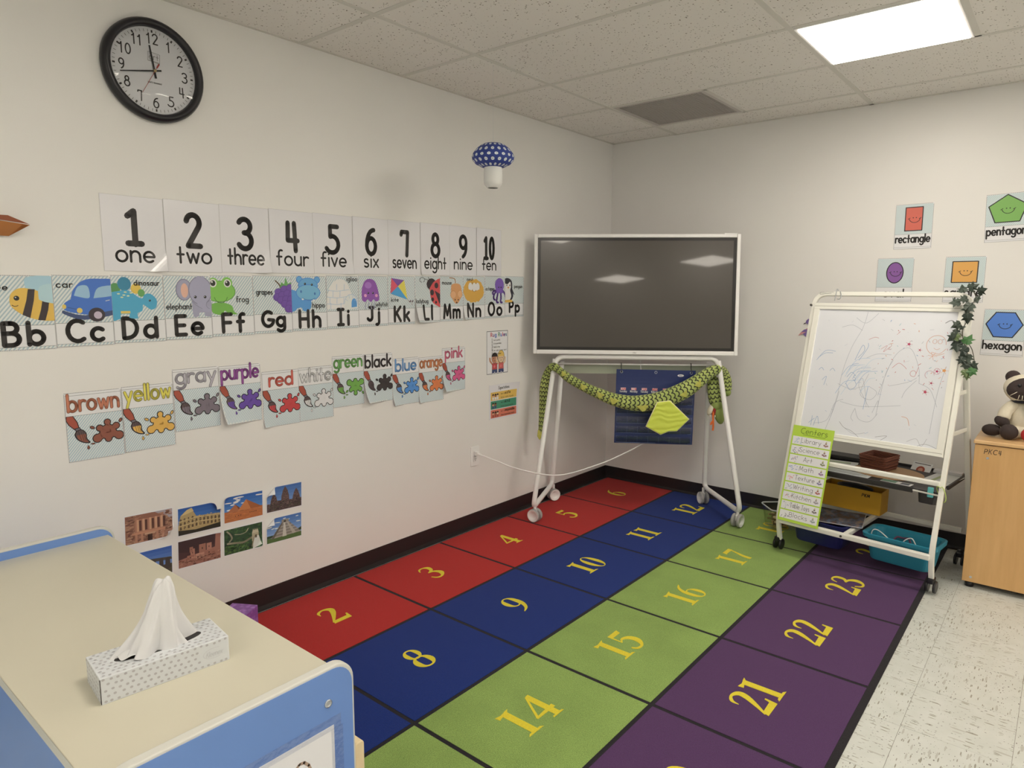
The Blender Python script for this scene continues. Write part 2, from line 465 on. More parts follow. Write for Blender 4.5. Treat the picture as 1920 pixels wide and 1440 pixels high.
def sheet(name, w, h, mat, M4, deform=None, th=.0005, parent=None, local=None, nx=12, ny=14, poly=None, cuts=()):
    """thin sheet centred on its frame, face at +z"""
    b = B()
    if poly: b.prism(poly, 0, th)
    else:
        vs = [((i / nx - .5) * w, (j / ny - .5) * h, z) for z in (0, th) for j in range(ny + 1) for i in range(nx + 1)]
        K = (nx + 1) * (ny + 1); fs = []
        for j in range(ny):
            for i in range(nx):
                a = j * (nx + 1) + i; q = (a, a + 1, a + nx + 2, a + nx + 1)
                fs.append(tuple(reversed(q))); fs.append(tuple(k + K for k in q))
        rim = [i for i in range(nx + 1)] + [(j) * (nx + 1) + nx for j in range(1, ny + 1)] + [ny * (nx + 1) + i for i in range(nx - 1, -1, -1)] + [j * (nx + 1) for j in range(ny - 1, 0, -1)]
        for a, c in zip(rim, rim[1:] + rim[:1]): fs.append((a, c, c + K, a + K))
        b.add(vs, fs)
    if cuts:
        b = B().span((-w / 2, -h / 2, 0), (w / 2, h / 2, th)); o = b.build(name, mat, parent); bm = bmesh.new(); bm.from_mesh(o.data)
        for co, no in cuts: bmesh.ops.bisect_plane(bm, geom=bm.verts[:] + bm.edges[:] + bm.faces[:], plane_co=co, plane_no=no, dist=1e-6)
        for v in bm.verts: v.co = deform(v.co)
        bm.to_mesh(o.data); bm.free()
    else:
        if deform: b.v = [tuple(deform(Vector(v))) for v in b.v]
        o = b.build(name, mat, parent)
    if parent is None: o.matrix_world = M4
    elif local is not None: o.matrix_local = local
    return o
# ------------------------------------------------------------------ room materials
def wall_mat():
    n = N('painted_wall'); v = n.coord()
    n.base(n.ramp(n.noise(v, 1.3, 4), [(0.3, (.85, .845, .83, 1)), (0.7, (.88, .873, .86, 1))])); n.set(Roughness=0.42)
    n.bump(n.noise(v, 260, 2), 0.06); return n.m
def ceil_mat():
    n = N('acoustic_tile'); v = n.coord(); i = n.add('ShaderNodeObjectInfo')
    add = n.add('ShaderNodeVectorMath', operation='ADD'); n.lk(v, add.inputs[0])
    sc = n.add('ShaderNodeVectorMath', operation='SCALE'); sc.inputs[3].default_value = 1
    cmb = n.add('ShaderNodeCombineXYZ'); r7 = n.math('MULTIPLY', i.outputs['Random'], 37.0); n.lk(r7, cmb.inputs[0]); n.lk(r7, cmb.inputs[1])
    n.lk(cmb.outputs[0], add.inputs[1]); p = add.outputs[0]
    dist = n.add('ShaderNodeTexNoise'); dist.inputs['Scale'].default_value = 120; n.lk(p, dist.inputs['Vector'])
    mx = n.add('ShaderNodeMix', data_type='VECTOR'); mx.inputs[0].default_value = 0.012; n.lk(p, mx.inputs[4]); n.lk(dist.outputs['Color'], mx.inputs[5])
    vo = n.add('ShaderNodeTexVoronoi'); vo.inputs['Scale'].default_value = 95; n.lk(mx.outputs[1], vo.inputs['Vector'])
    sep = n.add('ShaderNodeSeparateColor'); n.lk(vo.outputs['Color'], sep.inputs[0])
    rad = n.math('MULTIPLY', n.math('POWER', sep.outputs[0], 2.2), 0.33)
    spot = n.math('LESS_THAN', vo.outputs['Distance'], rad)
    n.base(n.mix(spot, (.88, .86, .83, 1), (.2, .17, .14, 1))); n.set(Roughness=0.95)
    inv = n.math('SUBTRACT', 1.0, spot); n.bump(inv, 0.5, 0.003); return n.m
def floor_mat():
    n = N('vinyl_composition_tile'); v = n.coord('Object', (1, 1, 1)); i = n.add('ShaderNodeObjectInfo')
    cmb = n.add('ShaderNodeCombineXYZ'); r7 = n.math('MULTIPLY', i.outputs['Random'], 53.0); n.lk(r7, cmb.inputs[0]); n.lk(r7, cmb.inputs[1])
    add = n.add('ShaderNodeVectorMath', operation='ADD'); n.lk(v, add.inputs[0]); n.lk(cmb.outputs[0], add.inputs[1])
    col = None
    base = n.ramp(n.noise(add.outputs[0], 14, 4), [(0.3, pc(186, 181, 165)), (0.7, pc(194, 188, 173))])
    for scl, th, c, offs in (((26, 150, 60), .3, (138, 130, 112), 0), ((95, 200, 60), .25, (104, 97, 86), 3.3), ((16, 100, 60), .3, (170, 163, 147), 7.1)):
        mp = n.add('ShaderNodeMapping'); mp.inputs['Scale'].default_value = scl; mp.inputs['Location'].default_value = (offs, offs, 0); n.lk(add.outputs[0], mp.inputs[0])
        vo = n.add('ShaderNodeTexVoronoi'); vo.inputs['Scale'].default_value = 1; n.lk(mp.outputs[0], vo.inputs['Vector'])
        sep = n.add('ShaderNodeSeparateColor'); n.lk(vo.outputs['Color'], sep.inputs[0])
        cl = n.noise(add.outputs[0], 9 + offs, 2)
        rad = n.math('MULTIPLY', n.math('MULTIPLY', n.math('POWER', sep.outputs[0], 3.0), th * 1.7), n.math('MULTIPLY', cl, 1.6))
        base = n.mix(n.math('LESS_THAN', vo.outputs['Distance'], rad), base, pc(*c))
    n.base(base); n.set(Roughness=0.3); n.bump(n.noise(add.outputs[0], 60, 2), 0.03); return n.m
WALL = wall_mat(); CEIL = ceil_mat(); FLOOR = floor_mat()
GRID = M('ceiling_grid_metal', (196, 186, 170), 0.5)
BLACKVINYL = M('black_vinyl', (34, 29, 28), 0.38, nscale=30, nstr=0.05)
GROUT = M('dark_joint', (120, 112, 98), 0.9)

# ------------------------------------------------------------------ shell
def slab(name, a, b, m): return struct(B().span(a, b).build(name, m))
slab('wall_left', (-.12, ROOM_Y - .12, -.05), (0, .12, 2.7), WALL)
slab('wall_back', (0, 0, -.05), (ROOM_X, .12, 2.7), WALL)
slab('wall_right', (ROOM_X, ROOM_Y - .12, -.05), (ROOM_X + .12, .12, 2.7), WALL)
slab('wall_front', (0, ROOM_Y - .12, -.05), (ROOM_X, ROOM_Y, 2.7), WALL)
floor = slab('floor', (0, ROOM_Y, -.06), (ROOM_X, 0, -.0012), GROUT)
TS = .3
tile_me = B().span((-TS / 2 + .0006, -TS / 2 + .0006, -.0012), (TS / 2 - .0006, TS / 2 - .0006, 0)).mesh('tile', [FLOOR])
x = 2.389 - TS * 8 + TS / 2
tiles = []
i = 0
while x < ROOM_X + TS / 2:
    y = -1.69 + TS * 6 - TS / 2; j = 0
    while y > ROOM_Y - TS / 2:
        tiles.append((x, y, i, j)); y -= TS; j += 1
    x += TS; i += 1
near = [t for t in tiles if 1.9 < t[0] < 4.6 and -3.9 < t[1] < -.1]
for x, y, i, j in near:
    if len([c for c in floor.children]) >= 260: break
    o = bpy.data.objects.new('tile', tile_me); COL.objects.link(o); o.parent = floor
    o.matrix_local = T(x, y, 0, (pi / 2) * ((i + j) % 2))
rest = B()
nearset = set((t[2], t[3]) for t in near)
for x, y, i, j in tiles:
    if (i, j) not in nearset:
        a = (max(0, x - TS / 2 + .0006), max(ROOM_Y, y - TS / 2 + .0006)); b = (min(ROOM_X, x + TS / 2 - .0006), min(0, y + TS / 2 - .0006))
        if b[0] - a[0] > .02 and b[1] - a[1] > .02: rest.span((a[0], a[1], -.0012), (b[0], b[1], 0))
o = rest.build('tile_field', FLOOR, floor); o['kind'] = 'stuff'

def baseboard(name, pts, nrm):
    prof = [(0, .095), (.004, .095), (.005, .02), (.008, .006), (.018, .001), (0, .001)]
    (x0, y0), (x1, y1) = pts
    b = B(); n = len(prof)
    vs = [(px + nrm[0] * d, py + nrm[1] * d, z) for px, py in pts for d, z in prof]
    b.add(vs, [tuple(range(n)), tuple(reversed(range(n, 2 * n)))] + [(k, k + n, (k + 1) % n + n, (k + 1) % n) for k in range(n)])
    return struct(b.build(name, BLACKVINYL))
baseboard('baseboard_left', [(0, 0), (0, ROOM_Y)], (1, 0))
baseboard('baseboard_back', [(0, 0), (ROOM_X, 0)], (0, -1))

# ------------------------------------------------------------------ suspended ceiling
ceiling = struct(B().span((0, ROOM_Y, H + .12), (ROOM_X, 0, H + .16)).build('ceiling', GRID))
XE = [0, .505] + [.505 + 1.2085 * k for k in range(1, 6)] + [ROOM_X]
YE = [0, -.295] + [-.295 - .578 * k for k in range(1, 15)] + [ROOM_Y]
SPLIT = .585
LIGHTS = {(2, 2), (2, 6), (2, 10), (4, 2), (4, 6), (4, 9), (4, 14), (6, 6), (6, 2), (2, 14)}
VENT = (1, 1)
tile_cache = {}
def ctile(x0, y0, x1, y1):
    k = (round(x1 - x0, 3), round(y0 - y1, 3))
    if k not in tile_cache:
        tile_cache[k] = B().span((-k[0] / 2 + .003, -k[1] / 2 + .003, 0), (k[0] / 2 - .003, k[1] / 2 - .003, .015)).mesh('ceiling_tile', [CEIL])
    o = bpy.data.objects.new('ceiling_tile', tile_cache[k]); COL.objects.link(o); o.parent = ceiling
    o.matrix_local = T((x0 + x1) / 2, (y0 + y1) / 2, H + .002)
def runner(a, b): B().span(a, b).build('grid_runner', GRID, ceiling)
W2 = .012
for x in XE[1:-1]: runner((x - W2, ROOM_Y, H - .001), (x + W2, 0, H + .03))
for y in YE[1:-1]: runner((0, y - W2, H), (ROOM_X, y + W2, H + .03))
runner((0, ROOM_Y, H - .001), (.018, 0, H + .02)); runner((0, -.018, H - .001), (ROOM_X, 0, H + .02))
LAMPS = []
for i in range(len(XE) - 1):
    for j in range(len(YE) - 1):
        x0, x1, y0, y1 = XE[i], XE[i + 1], YE[j], YE[j + 1]
        if (i, j) in LIGHTS or (i, j) == VENT:
            xm = x0 + SPLIT
            if xm + .1 < x1:
                runner((xm - W2, y1, H), (xm + W2, y0, H + .03)); ctile(xm, y0, x1, y1)
            LAMPS.append((i, j, x0, xm, y0, y1))
        else: ctile(x0, y0, x1, y1)

EMIT = N('lit_diffuser'); EMIT.b.inputs['Emission Color'].default_value = PANEL_COLOUR
EMIT.b.inputs['Emission Strength'].default_value = PANEL_STRENGTH; EMIT.base((.8, .8, .8, 1)); EMIT = EMIT.m
WHITEMETAL = M('white_enamel_metal', (226, 222, 214), 0.35)
VENTMETAL = M('dusty_vent_metal', (176, 164, 152), 0.6)
for i, j, x0, x1, y0, y1 in LAMPS:
    w, d = (x1 - x0) / 2 - W2, (y0 - y1) / 2 - W2; mt = T((x0 + x1) / 2, (y0 + y1) / 2, H)
    if (i, j) == VENT:
        t = thing('air_vent', 'grey egg crate return air vent set in the tiled ceiling near the corner', 'vent', mt)
        b = B()
        for s in (-1, 1): b.span((s * w, -d, 0), (s * (w - .022), d, .02)); b.span((-w + .022, s * d, 0), (w - .022, s * (d - .022), .02))
        b.build('vent_frame', VENTMETAL, t)
        g = B(); n = 36
        for k in range(1, n):
            a = -w + .022 + (2 * w - .044) * k / n; g.span((a - .0014, -d + .02, .004), (a + .0014, d - .02, .012))
            a = -d + .022 + (2 * d - .044) * k / n; g.span((-w + .02, a - .0014, .004), (w - .02, a + .0014, .012))
        o = g.build('grille', VENTMETAL, t); o['kind'] = 'stuff'
        B().span((-w, -d, .03), (w, d, .035)).build('duct_plate', M('dark_duct', (128, 118, 108), 0.9), t)
        continue
    if (i, j) == (2, 2): lab, gr = 'lit square white ceiling light panel in the ceiling above the easel', None
    else: lab, gr = 'lit square white ceiling light panel outside the picture behind the camera', 'ceiling lights behind the camera'
    t = thing('ceiling_light', lab, 'ceiling light', mt, gr)
    b = B()
    for s in (-1, 1): b.span((s * w, -d, -.004), (s * (w - .014), d, .03)); b.span((-w + .014, s * d, -.004), (w - .014, s * (d - .014), .03))
    b.build('light_frame', WHITEMETAL, t)
    B().span((-w + .013, -d + .013, -.007), (w - .013, d - .013, .006)).build('diffuser', EMIT, t)

# ------------------------------------------------------------------ rug
def pile(name, col, vary=.16, dirt=0):
    n = N(name); v = n.coord(); c = pc(*col)
    f = n.noise(v, 420, 2, .7); f2 = n.noise(v, 5, 4)
    lo = tuple(q * (1 - vary * 1.5) for q in c[:3]) + (1,); hi = tuple(min(.9, q * (1 + vary)) for q in c[:3]) + (1,)
    base = n.ramp(f, [(.3, lo), (.7, hi)])
    dk = n.ramp(f2, [(.3, (1 - dirt,) * 3 + (1,)), (.6, (1, 1, 1, 1))])
    mx = n.add('ShaderNodeMix', data_type='RGBA', blend_type='MULTIPLY'); mx.inputs[0].default_value = 1
    n.lk(base, mx.inputs[6]); n.lk(dk, mx.inputs[7]); n.base(mx.outputs[2])
    n.set(Roughness=.95); n.b.inputs['Specular IOR Level'].default_value = .15; n.b.inputs['Sheen Weight'].default_value = .08
    n.bump(f, .6, .004); return n.m
PILE = [pile('red_pile', (166, 36, 32)), pile('blue_pile', (17, 40, 100)), pile('green_pile', (134, 154, 78), .3, .14), pile('purple_pile', (78, 48, 80))]
PILE_K = pile('black_pile', (34, 30, 32)); PILE_Y = pile('yellow_pile', (222, 186, 48), .12)
RX, RY, CW, CH = .0355, -.0202, .5543, .6019
rug = B().span((RX - .005, RY - .002, 0), (RX + 4 * CW + .024, RY - 6 * CH - .022, .006)).build('rug', PILE_K)
tag(rug, 'large classroom rug of numbered red, blue, green and purple squares with black lines', 'rug')
def vstroke(pts, n=6):
    """ribbon of changing width: (x, y, width) control points"""
    q = bez(pts, n); L = []; R = []
    for i, (x, y, w) in enumerate(q):
        a = q[max(0, i - 1)]; b = q[min(len(q) - 1, i + 1)]; l = hypot(b[0] - a[0], b[1] - a[1]) or 1
        nx, ny = -(b[1] - a[1]) / l * w / 2, (b[0] - a[0]) / l * w / 2
        L.append((x + nx, y + ny)); R.append((x - nx, y - ny))
    return [[L[i], R[i], R[i + 1], L[i + 1]] for i in range(len(q) - 1)]
def loop(cx, cy, rx, ry, thick, thin, n=24):
    out = []
    for k in range(n):
        p = []
        for a in (2 * pi * k / n, 2 * pi * (k + 1) / n):
            t = thin + (thick - thin) * abs(cos(a)); p.append(((cx + rx * cos(a), cy + ry * sin(a)), (cx + (rx - t) * cos(a), cy + (ry - thin) * sin(a))))
        out.append([p[0][0], p[1][0], p[1][1], p[0][1]])
    return out
DIG = {
 '1': (.5, [[(.16, 0), (.36, 0), (.36, 1), (.16, .97)], [(.0, .0), (.52, .0), (.44, .06), (.08, .06)], [(.02, .86), (.16, .9), (.16, .97), (.0, 1.0)], [(.36, .94), (.46, 1.02), (.3, 1.0)]]),
 '2': (.62, vstroke([(.02, .7, .02), (.06, .88, .09), (.26, .97, .07), (.45, .86, .17), (.42, .66, .17), (.24, .36, .11), (.04, .08, .05)]) + [[(.02, 0), (.62, 0), (.66, .3), (.61, .3), (.56, .17), (.08, .15)]]),
 '3': (.6, vstroke([(.02, .78, .03), (.12, .94, .07), (.3, .98, .06), (.45, .86, .16), (.4, .64, .12), (.18, .54, .04)]) + vstroke([(.18, .54, .04), (.4, .5, .1), (.52, .28, .19), (.36, .05, .08), (.14, .04, .07), (.02, .22, .04)])),
 '4': (.66, [[(.4, 0), (.58, 0), (.58, 1), (.5, 1), (.4, .9)], [(0, .24), (.66, .24), (.66, .36), (0, .3)], [(0, .28), (.08, .28), (.5, .98), (.44, .98)], [(.28, 0), (.68, 0), (.64, .05), (.32, .05)]]),
 '5': (.6, [[(.08, .84), (.52, .84), (.58, 1), (.1, .99)], [(.08, .5), (.12, .52), (.15, .99), (.09, .99)]] + vstroke([(.1, .52, .03), (.26, .62, .08), (.46, .5, .17), (.5, .26, .19), (.34, .04, .08), (.12, .04, .08), (.02, .18, .06)])),
 '6': (.6, loop(.3, .31, .29, .32, .17, .04) + vstroke([(.08, .34, .16), (.1, .6, .15), (.24, .86, .1), (.48, 1.0, .03)])),
 '7': (.6, [[(.02, .8), (.06, .82), (.1, .84), (.6, .84), (.6, 1), (.06, 1)], ] + vstroke([(.56, .92, .05), (.42, .6, .1), (.28, .3, .15), (.22, 0, .17)])),
 '8': (.6, loop(.3, .74, .24, .26, .14, .05) + loop(.3, .27, .3, .29, .17, .05)),
 '9': (.6, loop(.3, .69, .29, .32, .17, .04) + vstroke([(.52, .66, .16), (.5, .4, .15), (.36, .14, .1), (.12, 0, .03)])),
 '0': (.64, loop(.31, .5, .31, .51, .19, .03)),
}
for c in range(4):
    for r in range(6):
        n = c * 6 + 6 - r
        x0, y0 = RX + c * CW, RY - r * CH; g = .0085
        xx1 = x0 + CW - (g if c < 3 else 0)
        sq = B().span((x0 + (g if c else .003), y0 - CH + g, .005), (xx1, y0 - (g if r else .004), .0075)).build('colour_square', PILE[c], rug)
        s = str(n); hgt = .148; X = 0; b = B()
        wid = sum(DIG[ch][0] for ch in s) + .12 * (len(s) - 1)
        lay = 0
        for ch in s:
            for q in DIG[ch][1]:
                k = len(q); vs = []
                lay += 1
                for z in (.0075, .0083 + lay * .00002):
                    for px, py in q:
                        u = (X + px - wid / 2) * hgt * 1.0; vs.append((x0 + .338 - py * hgt, y0 - .318 + u, z))
                b.add(vs, [tuple(range(k)), tuple(range(k, 2 * k))] + [(i, (i + 1) % k, k + (i + 1) % k, k + i) for i in range(k)])
            X += DIG[ch][0] + .12
        b.build('numeral', PILE_Y, sq)
# ------------------------------------------------------------------ number cards (left wall, top row)
BLK = '2a2522'
WORDS = ['one', 'two', 'three', 'four', 'five', 'six', 'seven', 'eight', 'nine', 'ten']
NUM_CURL = {0: ('br', .09, .16), 2: ('br', .08, .14), 4: ('br', .06, .12), 7: ('bl', .04, .1)}
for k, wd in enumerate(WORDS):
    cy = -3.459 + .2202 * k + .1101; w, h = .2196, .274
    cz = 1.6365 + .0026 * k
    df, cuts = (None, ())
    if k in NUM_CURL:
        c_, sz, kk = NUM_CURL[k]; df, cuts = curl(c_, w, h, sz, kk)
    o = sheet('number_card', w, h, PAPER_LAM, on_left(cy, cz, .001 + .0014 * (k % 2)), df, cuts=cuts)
    tag(o, 'shiny white number card with a black %d above the word %s' % (k + 1, wd), 'card', 'number cards one to ten')
    n = str(k + 1); p = Pr()
    p.text(n, 0, -.037, .124, .022, BLK, maxw=.056 if k < 9 else .082, gap=.3)
    p.build('numeral', o, PRINT_LAM, deform=df, cuts=cuts)
    p = Pr(); p.line([(-w / 2 + .0006, -h / 2 + .0006), (w / 2 - .0006, -h / 2 + .0006), (w / 2 - .0006, h / 2 - .0006), (-w / 2 + .0006, h / 2 - .0006)], .0009, 'b4aca4', True); p.build('laminate_edge_shade', o, PRINT_LAM, deform=df, cuts=cuts)  # grey line round the card: laminate seam with its edge shade printed in
    p = Pr(); p.text(wd, 0, -.101, .064, .0088, BLK, maxw=.16, gap=.2)
    p.build('word', o, PRINT_LAM, deform=df, cuts=cuts)

# ------------------------------------------------------------------ alphabet cards
def sm(pts, n=5): return bez(pts + [pts[0]], n)[:-1]
def eye(p, x, y, r): p.ell(x, y, r, r * 1.15, '1d1a1c', n=12); p.ell(x - r * .3, y + r * .35, r * .3, r * .3, 'f0ece8', n=8)
def bee(p):
    p.poly(sm([(.62, .62), (.6, .98), (1.1, .98), (1.1, .5), (.9, .5)]), '9dbccb')
    body = sm([(.32, .52), (.36, .66), (.5, .76), (.74, .72), (.95, .58), (1.1, .5), (1.1, .12), (.95, .06), (.7, .1), (.48, .22), (.34, .38)])
    p.poly(body, 'dda938')
    p.poly([(.62, .74), (.73, .74), (.7, .5), (.62, .13), (.5, .2), (.58, .5)], '372b2b'); p.poly([(.84, .52), (.95, .5), (.92, .3), (.86, .07), (.74, .08), (.8, .3)], '372b2b')
    p.poly([(1.05, .2), (1.1, .3), (1.1, .06), (1.0, .06)], '372b2b'); p.poly(sm([(.78, .52), (.8, .78), (1.0, .86), (1.1, .8), (1.1, .46), (.9, .46)]), 'a9c3cf')
    eye(p, .43, .55, .045); p.line(arc(.4, .42, .05, .04, 200, 330), .012, '372b2b'); p.text('bee', .16, .72, .12, .02, BLK)
def car(p):
    p.poly(sm([(.28, .5), (.34, .72), (.52, .92), (.8, .96), (1.1, .88), (1.1, .22), (.7, .14), (.2, .24), (.16, .4)]), '3b6ab4')
    p.poly(sm([(.13, .26), (.5, .14), (1.1, .26), (1.1, .16), (.5, .04), (.14, .18)], 3), '3d4a6c')
    p.poly(sm([(.34, .58), (.42, .78), (.58, .8), (.62, .62), (.58, .52)], 4), '8fb0c4'); p.poly(sm([(.68, .52), (.78, .76), (1.1, .8), (1.1, .6)], 4), '8fb0c4')
    for cx, r in ((.72, .16),): p.ell(cx, .15, r * .95, r, '3a2f33'); p.ell(cx + .02, .14, .075, .085, 'b8a5ad')
    p.ell(.16, .34, .035, .05, 'd9b648'); p.ell(.42, .25, .05, .06, 'd9b648'); p.line([(.22, .32), (.36, .28)], .014, '2f5288'); p.line([(.9, .46), (.97, .48)], .014, 'dfe4ee')
    p.text('car', .19, .76, .13, .022, BLK)
def dino(p):
    for x, y, a, b, c in ((.06, .72, .1, .13, '4f8a4a'), (.24, .83, .13, .16, '2f7d95'), (.46, .72, .1, .12, 'd9b23c'), (.56, .62, .07, .09, '5f9a4f')): p.ell(x, y, a, b, c)
    p.poly(sm([(-.1, .62), (.1, .66), (.3, .68), (.5, .52), (.58, .5), (.62, .58), (.74, .6), (.86, .46), (.84, .28), (.74, .22), (.64, .3), (.58, .34), (.56, .2), (.46, .14), (.46, .02), (.3, .04), (.3, .12), (.14, .12), (.12, .02), (-.1, .02)], 4), '3f9bb6')
    p.rect(.14, .14, .32, .2, 'd4b44a'); eye(p, .72, .44, .022)
    for x, y in ((.12, .6), (.25, .64), (.18, .52), (.3, .55), (.36, .62), (.22, .57)): p.ell(x, y, .03, .014, 'd8d890')
    p.text('dinosaur', .68, .8, .12, .019, BLK, maxw=.5)
def elephant(p):
    p.poly(sm([(.58, .4), (.6, .02), (.72, .02), (.74, .1), (.86, .1), (.86, .02), (1.1, .02), (1.1, .4)], 4), '9a94a3')
    p.ell(.42, .68, .16, .25, '9a94a3', out='807a8a'); p.ell(.43, .66, .08, .18, 'dca489'); p.ell(.78, .66, .25, .34, '9e98a8', out='807a8a'); p.poly([(.7, .98), (.74, 1.04), (.8, 1.0), (.86, 1.05), (.88, .97)], '9e98a8')
    p.poly(sm([(.66, .44), (.76, .2), (.92, .12), (1.1, .16), (1.1, .3), (.96, .26), (.9, .34), (.94, .46)], 4), '9e98a8'); p.line([(.56, .42), (.66, .3), (.8, .2)], .012, '807a8a'); p.line(arc(.98, .3, .08, .1, 100, 260), .012, '807a8a')
    eye(p, .66, .5, .032); eye(p, .88, .5, .032); p.text('elephant', .3, .2, .14, .019, BLK, maxw=.54)
def frog(p):
    p.poly(sm([(.0, .3), (.2, .34), (.46, .26), (.52, .1), (.6, .02), (.4, .04), (.3, .12), (.24, .02), (.1, .03), (0, .1)], 4), '6da83c')
    p.ell(.2, .62, .36, .26, '79b540', out='5e9334'); p.ell(.06, .82, .12, .15, '79b540'); p.ell(.38, .84, .13, .15, '79b540')
    for x in (.05, .39): p.ell(x, .83, .085, .105, 'dfe8d0'); p.ell(x, .83, .06, .075, '2b2c22'); p.ell(x - .02, .86, .02, .024, 'f4f4ee')
    p.line(arc(.22, .52, .16, .2, 195, 345), .012, '3f6a22'); p.text('frog', .74, .34, .15, .02, BLK, maxw=.3)
def grapes(p):
    p.line(bez([(.58, .9), (.68, .8), (.72, .7)]), .03, '7a5a3c'); p.poly([(.7, .72), (.74, .86), (.82, .8), (.86, 1.0), (.92, .82), (1.02, .86), (1.0, .7), (.84, .66)], '5f9a4c')
    for x, y in ((.66, .58), (.82, .66), (.98, .7), (.62, .44), (.76, .5), (.9, .54), (1.04, .52), (.72, .36), (.86, .38), (1.0, .38), (.82, .25), (.96, .24), (.92, .12), (1.04, .1)): p.ell(x, y, .1, .1, '6d4695', out='593880', n=14, ow=.012)
    p.text('grapes', .28, .52, .14, .02, BLK, maxw=.42)
def hippo(p):
    p.poly(sm([(-.1, .66), (.1, .6), (.5, .42), (.54, .14), (.42, .02), (.3, .04), (.26, .12), (.14, .1), (.08, .04), (-.1, .04)], 4), '4f8fd6')
    for x in (.22, .74): p.ell(x, .92, .07, .08, '5b9bdc', out='447fc0')
    p.ell(.47, .76, .27, .2, '5b9bdc', out='447fc0'); p.ell(.47, .55, .34, .22, '6ba8e2', out='447fc0')
    eye(p, .38, .8, .03); eye(p, .58, .78, .03); p.ell(.26, .58, .025, .04, '3a6ca8'); p.ell(.66, .52, .025, .04, '3a6ca8')
    p.line(arc(.48, .48, .22, .14, 215, 325), .014, '3a6ca8'); p.ell(.3, .36, .03, .025, 'eef0ee'); p.ell(.62, .33, .03, .025, 'eef0ee'); p.text('hippo', .76, .12, .14, .02, BLK, maxw=.36)
def igloo(p):
    p.poly(arc(.4, .2, .42, .72, 0, 180) + [(-.02, .04), (.82, .04)], 'dde6ee'); p.poly(arc(.42, .62, .3, .32, 0, 180) + [(.12, .6)], 'eef1f2')
    for y in (.2, .4, .6): p.line([(-.02, y), (.3, y - .03), (.7, y + .02)], .012, '9db2c8')
    for x, y in ((.08, .2), (.3, .2), (.52, .2), (.18, .4), (.4, .4), (.1, .04), (.42, .04), (.3, .6), (.54, .6)): p.line([(x, y), (x + .01, y + .18)], .012, '9db2c8')
    p.poly(arc(.76, .2, .22, .28, 0, 180) + [(.54, .0), (.98, .06)], 'd3dfeb'); p.line(arc(.76, .2, .22, .28, 0, 180), .012, '9db2c8'); p.poly(arc(.86, .2, .09, .16, 0, 180) + [(.77, .08), (.95, .1)], '4f8fc4')
    for a in (30, 70, 110, 150): p.line([(.76 + .13 * cos(radians(a)), .2 + .17 * sin(radians(a))), (.76 + .22 * cos(radians(a)), .2 + .28 * sin(radians(a)))], .01, '9db2c8')
    p.text('igloo', .8, .88, .13, .019, BLK, maxw=.34)
def jelly(p):
    for x in (.22, .32, .42, .52): p.line(bez([(x, .3), (x + .02, .18), (x - .02, .1), (x + .01, .0)]), .02, 'b7b1c4')
    p.poly(sm([(.1, .28), (.1, .6), (.2, .86), (.38, .94), (.56, .86), (.66, .6), (.7, .3), (.58, .24), (.5, .3), (.4, .22), (.3, .3), (.2, .22)], 4), '8a4a9a'); p.ell(.32, .74, .12, .1, 'a167ae')
    for x in (.32, .48): eye(p, x, .5, .03)
    p.ell(.22, .42, .05, .05, 'd98bb0'); p.ell(.6, .42, .05, .05, 'd98bb0'); p.text('jellyfish', .78, .08, .12, .017, BLK, maxw=.44)
def kite(p):
    a, b, c, d, e = (.12, .96), (.6, .9), (.72, .26), (.08, .46), (.36, .7)
    p.poly([a, b, e], '7c4a94'); p.poly([b, c, e], 'e2c33c'); p.poly([c, d, e], '3f96c8'); p.poly([d, a, e], 'd84a5e')
    p.line(bez([(.72, .26), (.8, .18), (.86, .22), (.9, .08)]), .012, '8a6a5c')
    for x, y in ((.78, .2), (.88, .2)): p.poly([(x, y), (x + .06, y + .06), (x + .05, y - .03)], '5a3a4a')
    p.text('kite', .24, .2, .13, .018, BLK, maxw=.26)
def lady(p):
    p.line(arc(.28, .9, .1, .08, -60, 260), .016, '2a2426'); p.line(bez([(.36, .94), (.5, .9), (.56, .78)]), .016, '2a2426'); p.line([(.52, 1.0), (.6, .88)], .016, '2a2426')
    p.ell(.66, .76, .2, .2, '33292c'); p.poly(sm([(.58, .62), (.78, .86), (1.1, .9), (1.1, .02), (.9, .02), (.66, .2)], 5), 'cf4646')
    p.poly([(.78, .55), (1.1, .38), (1.1, .05), (.98, .1)], '3a2f31')
    for x, y, r in ((.86, .72, .1), (.68, .48, .1), (.7, .24, .07), (.84, .14, .05)): p.ell(x, y, r * .8, r, '3a2a2c')
    p.text('ladybug', .26, .12, .14, .019, BLK, maxw=.5)
def mouse(p):
    p.line(bez([(.4, .98), (.62, .94), (.66, .8)]), .03, 'b98258'); p.poly(sm([(.46, .6), (.5, .74), (.7, .78), (.88, .72), (.94, .5), (.92, .32), (.8, .12), (.7, .06), (.6, .12), (.48, .32)], 5), 'cf8f55')
    p.ell(.56, .38, .12, .13, 'd9a06a', out='b97a46', ow=.012); p.ell(.86, .4, .1, .13, 'd9a06a', out='b97a46', ow=.012)
    for x in (.64, .78): p.ell(x, .2, .022, .03, '3a2a22')
    p.ell(.71, .1, .035, .03, '4a3028'); p.text('mouse', .28, .74, .13, .018, BLK, maxw=.4)
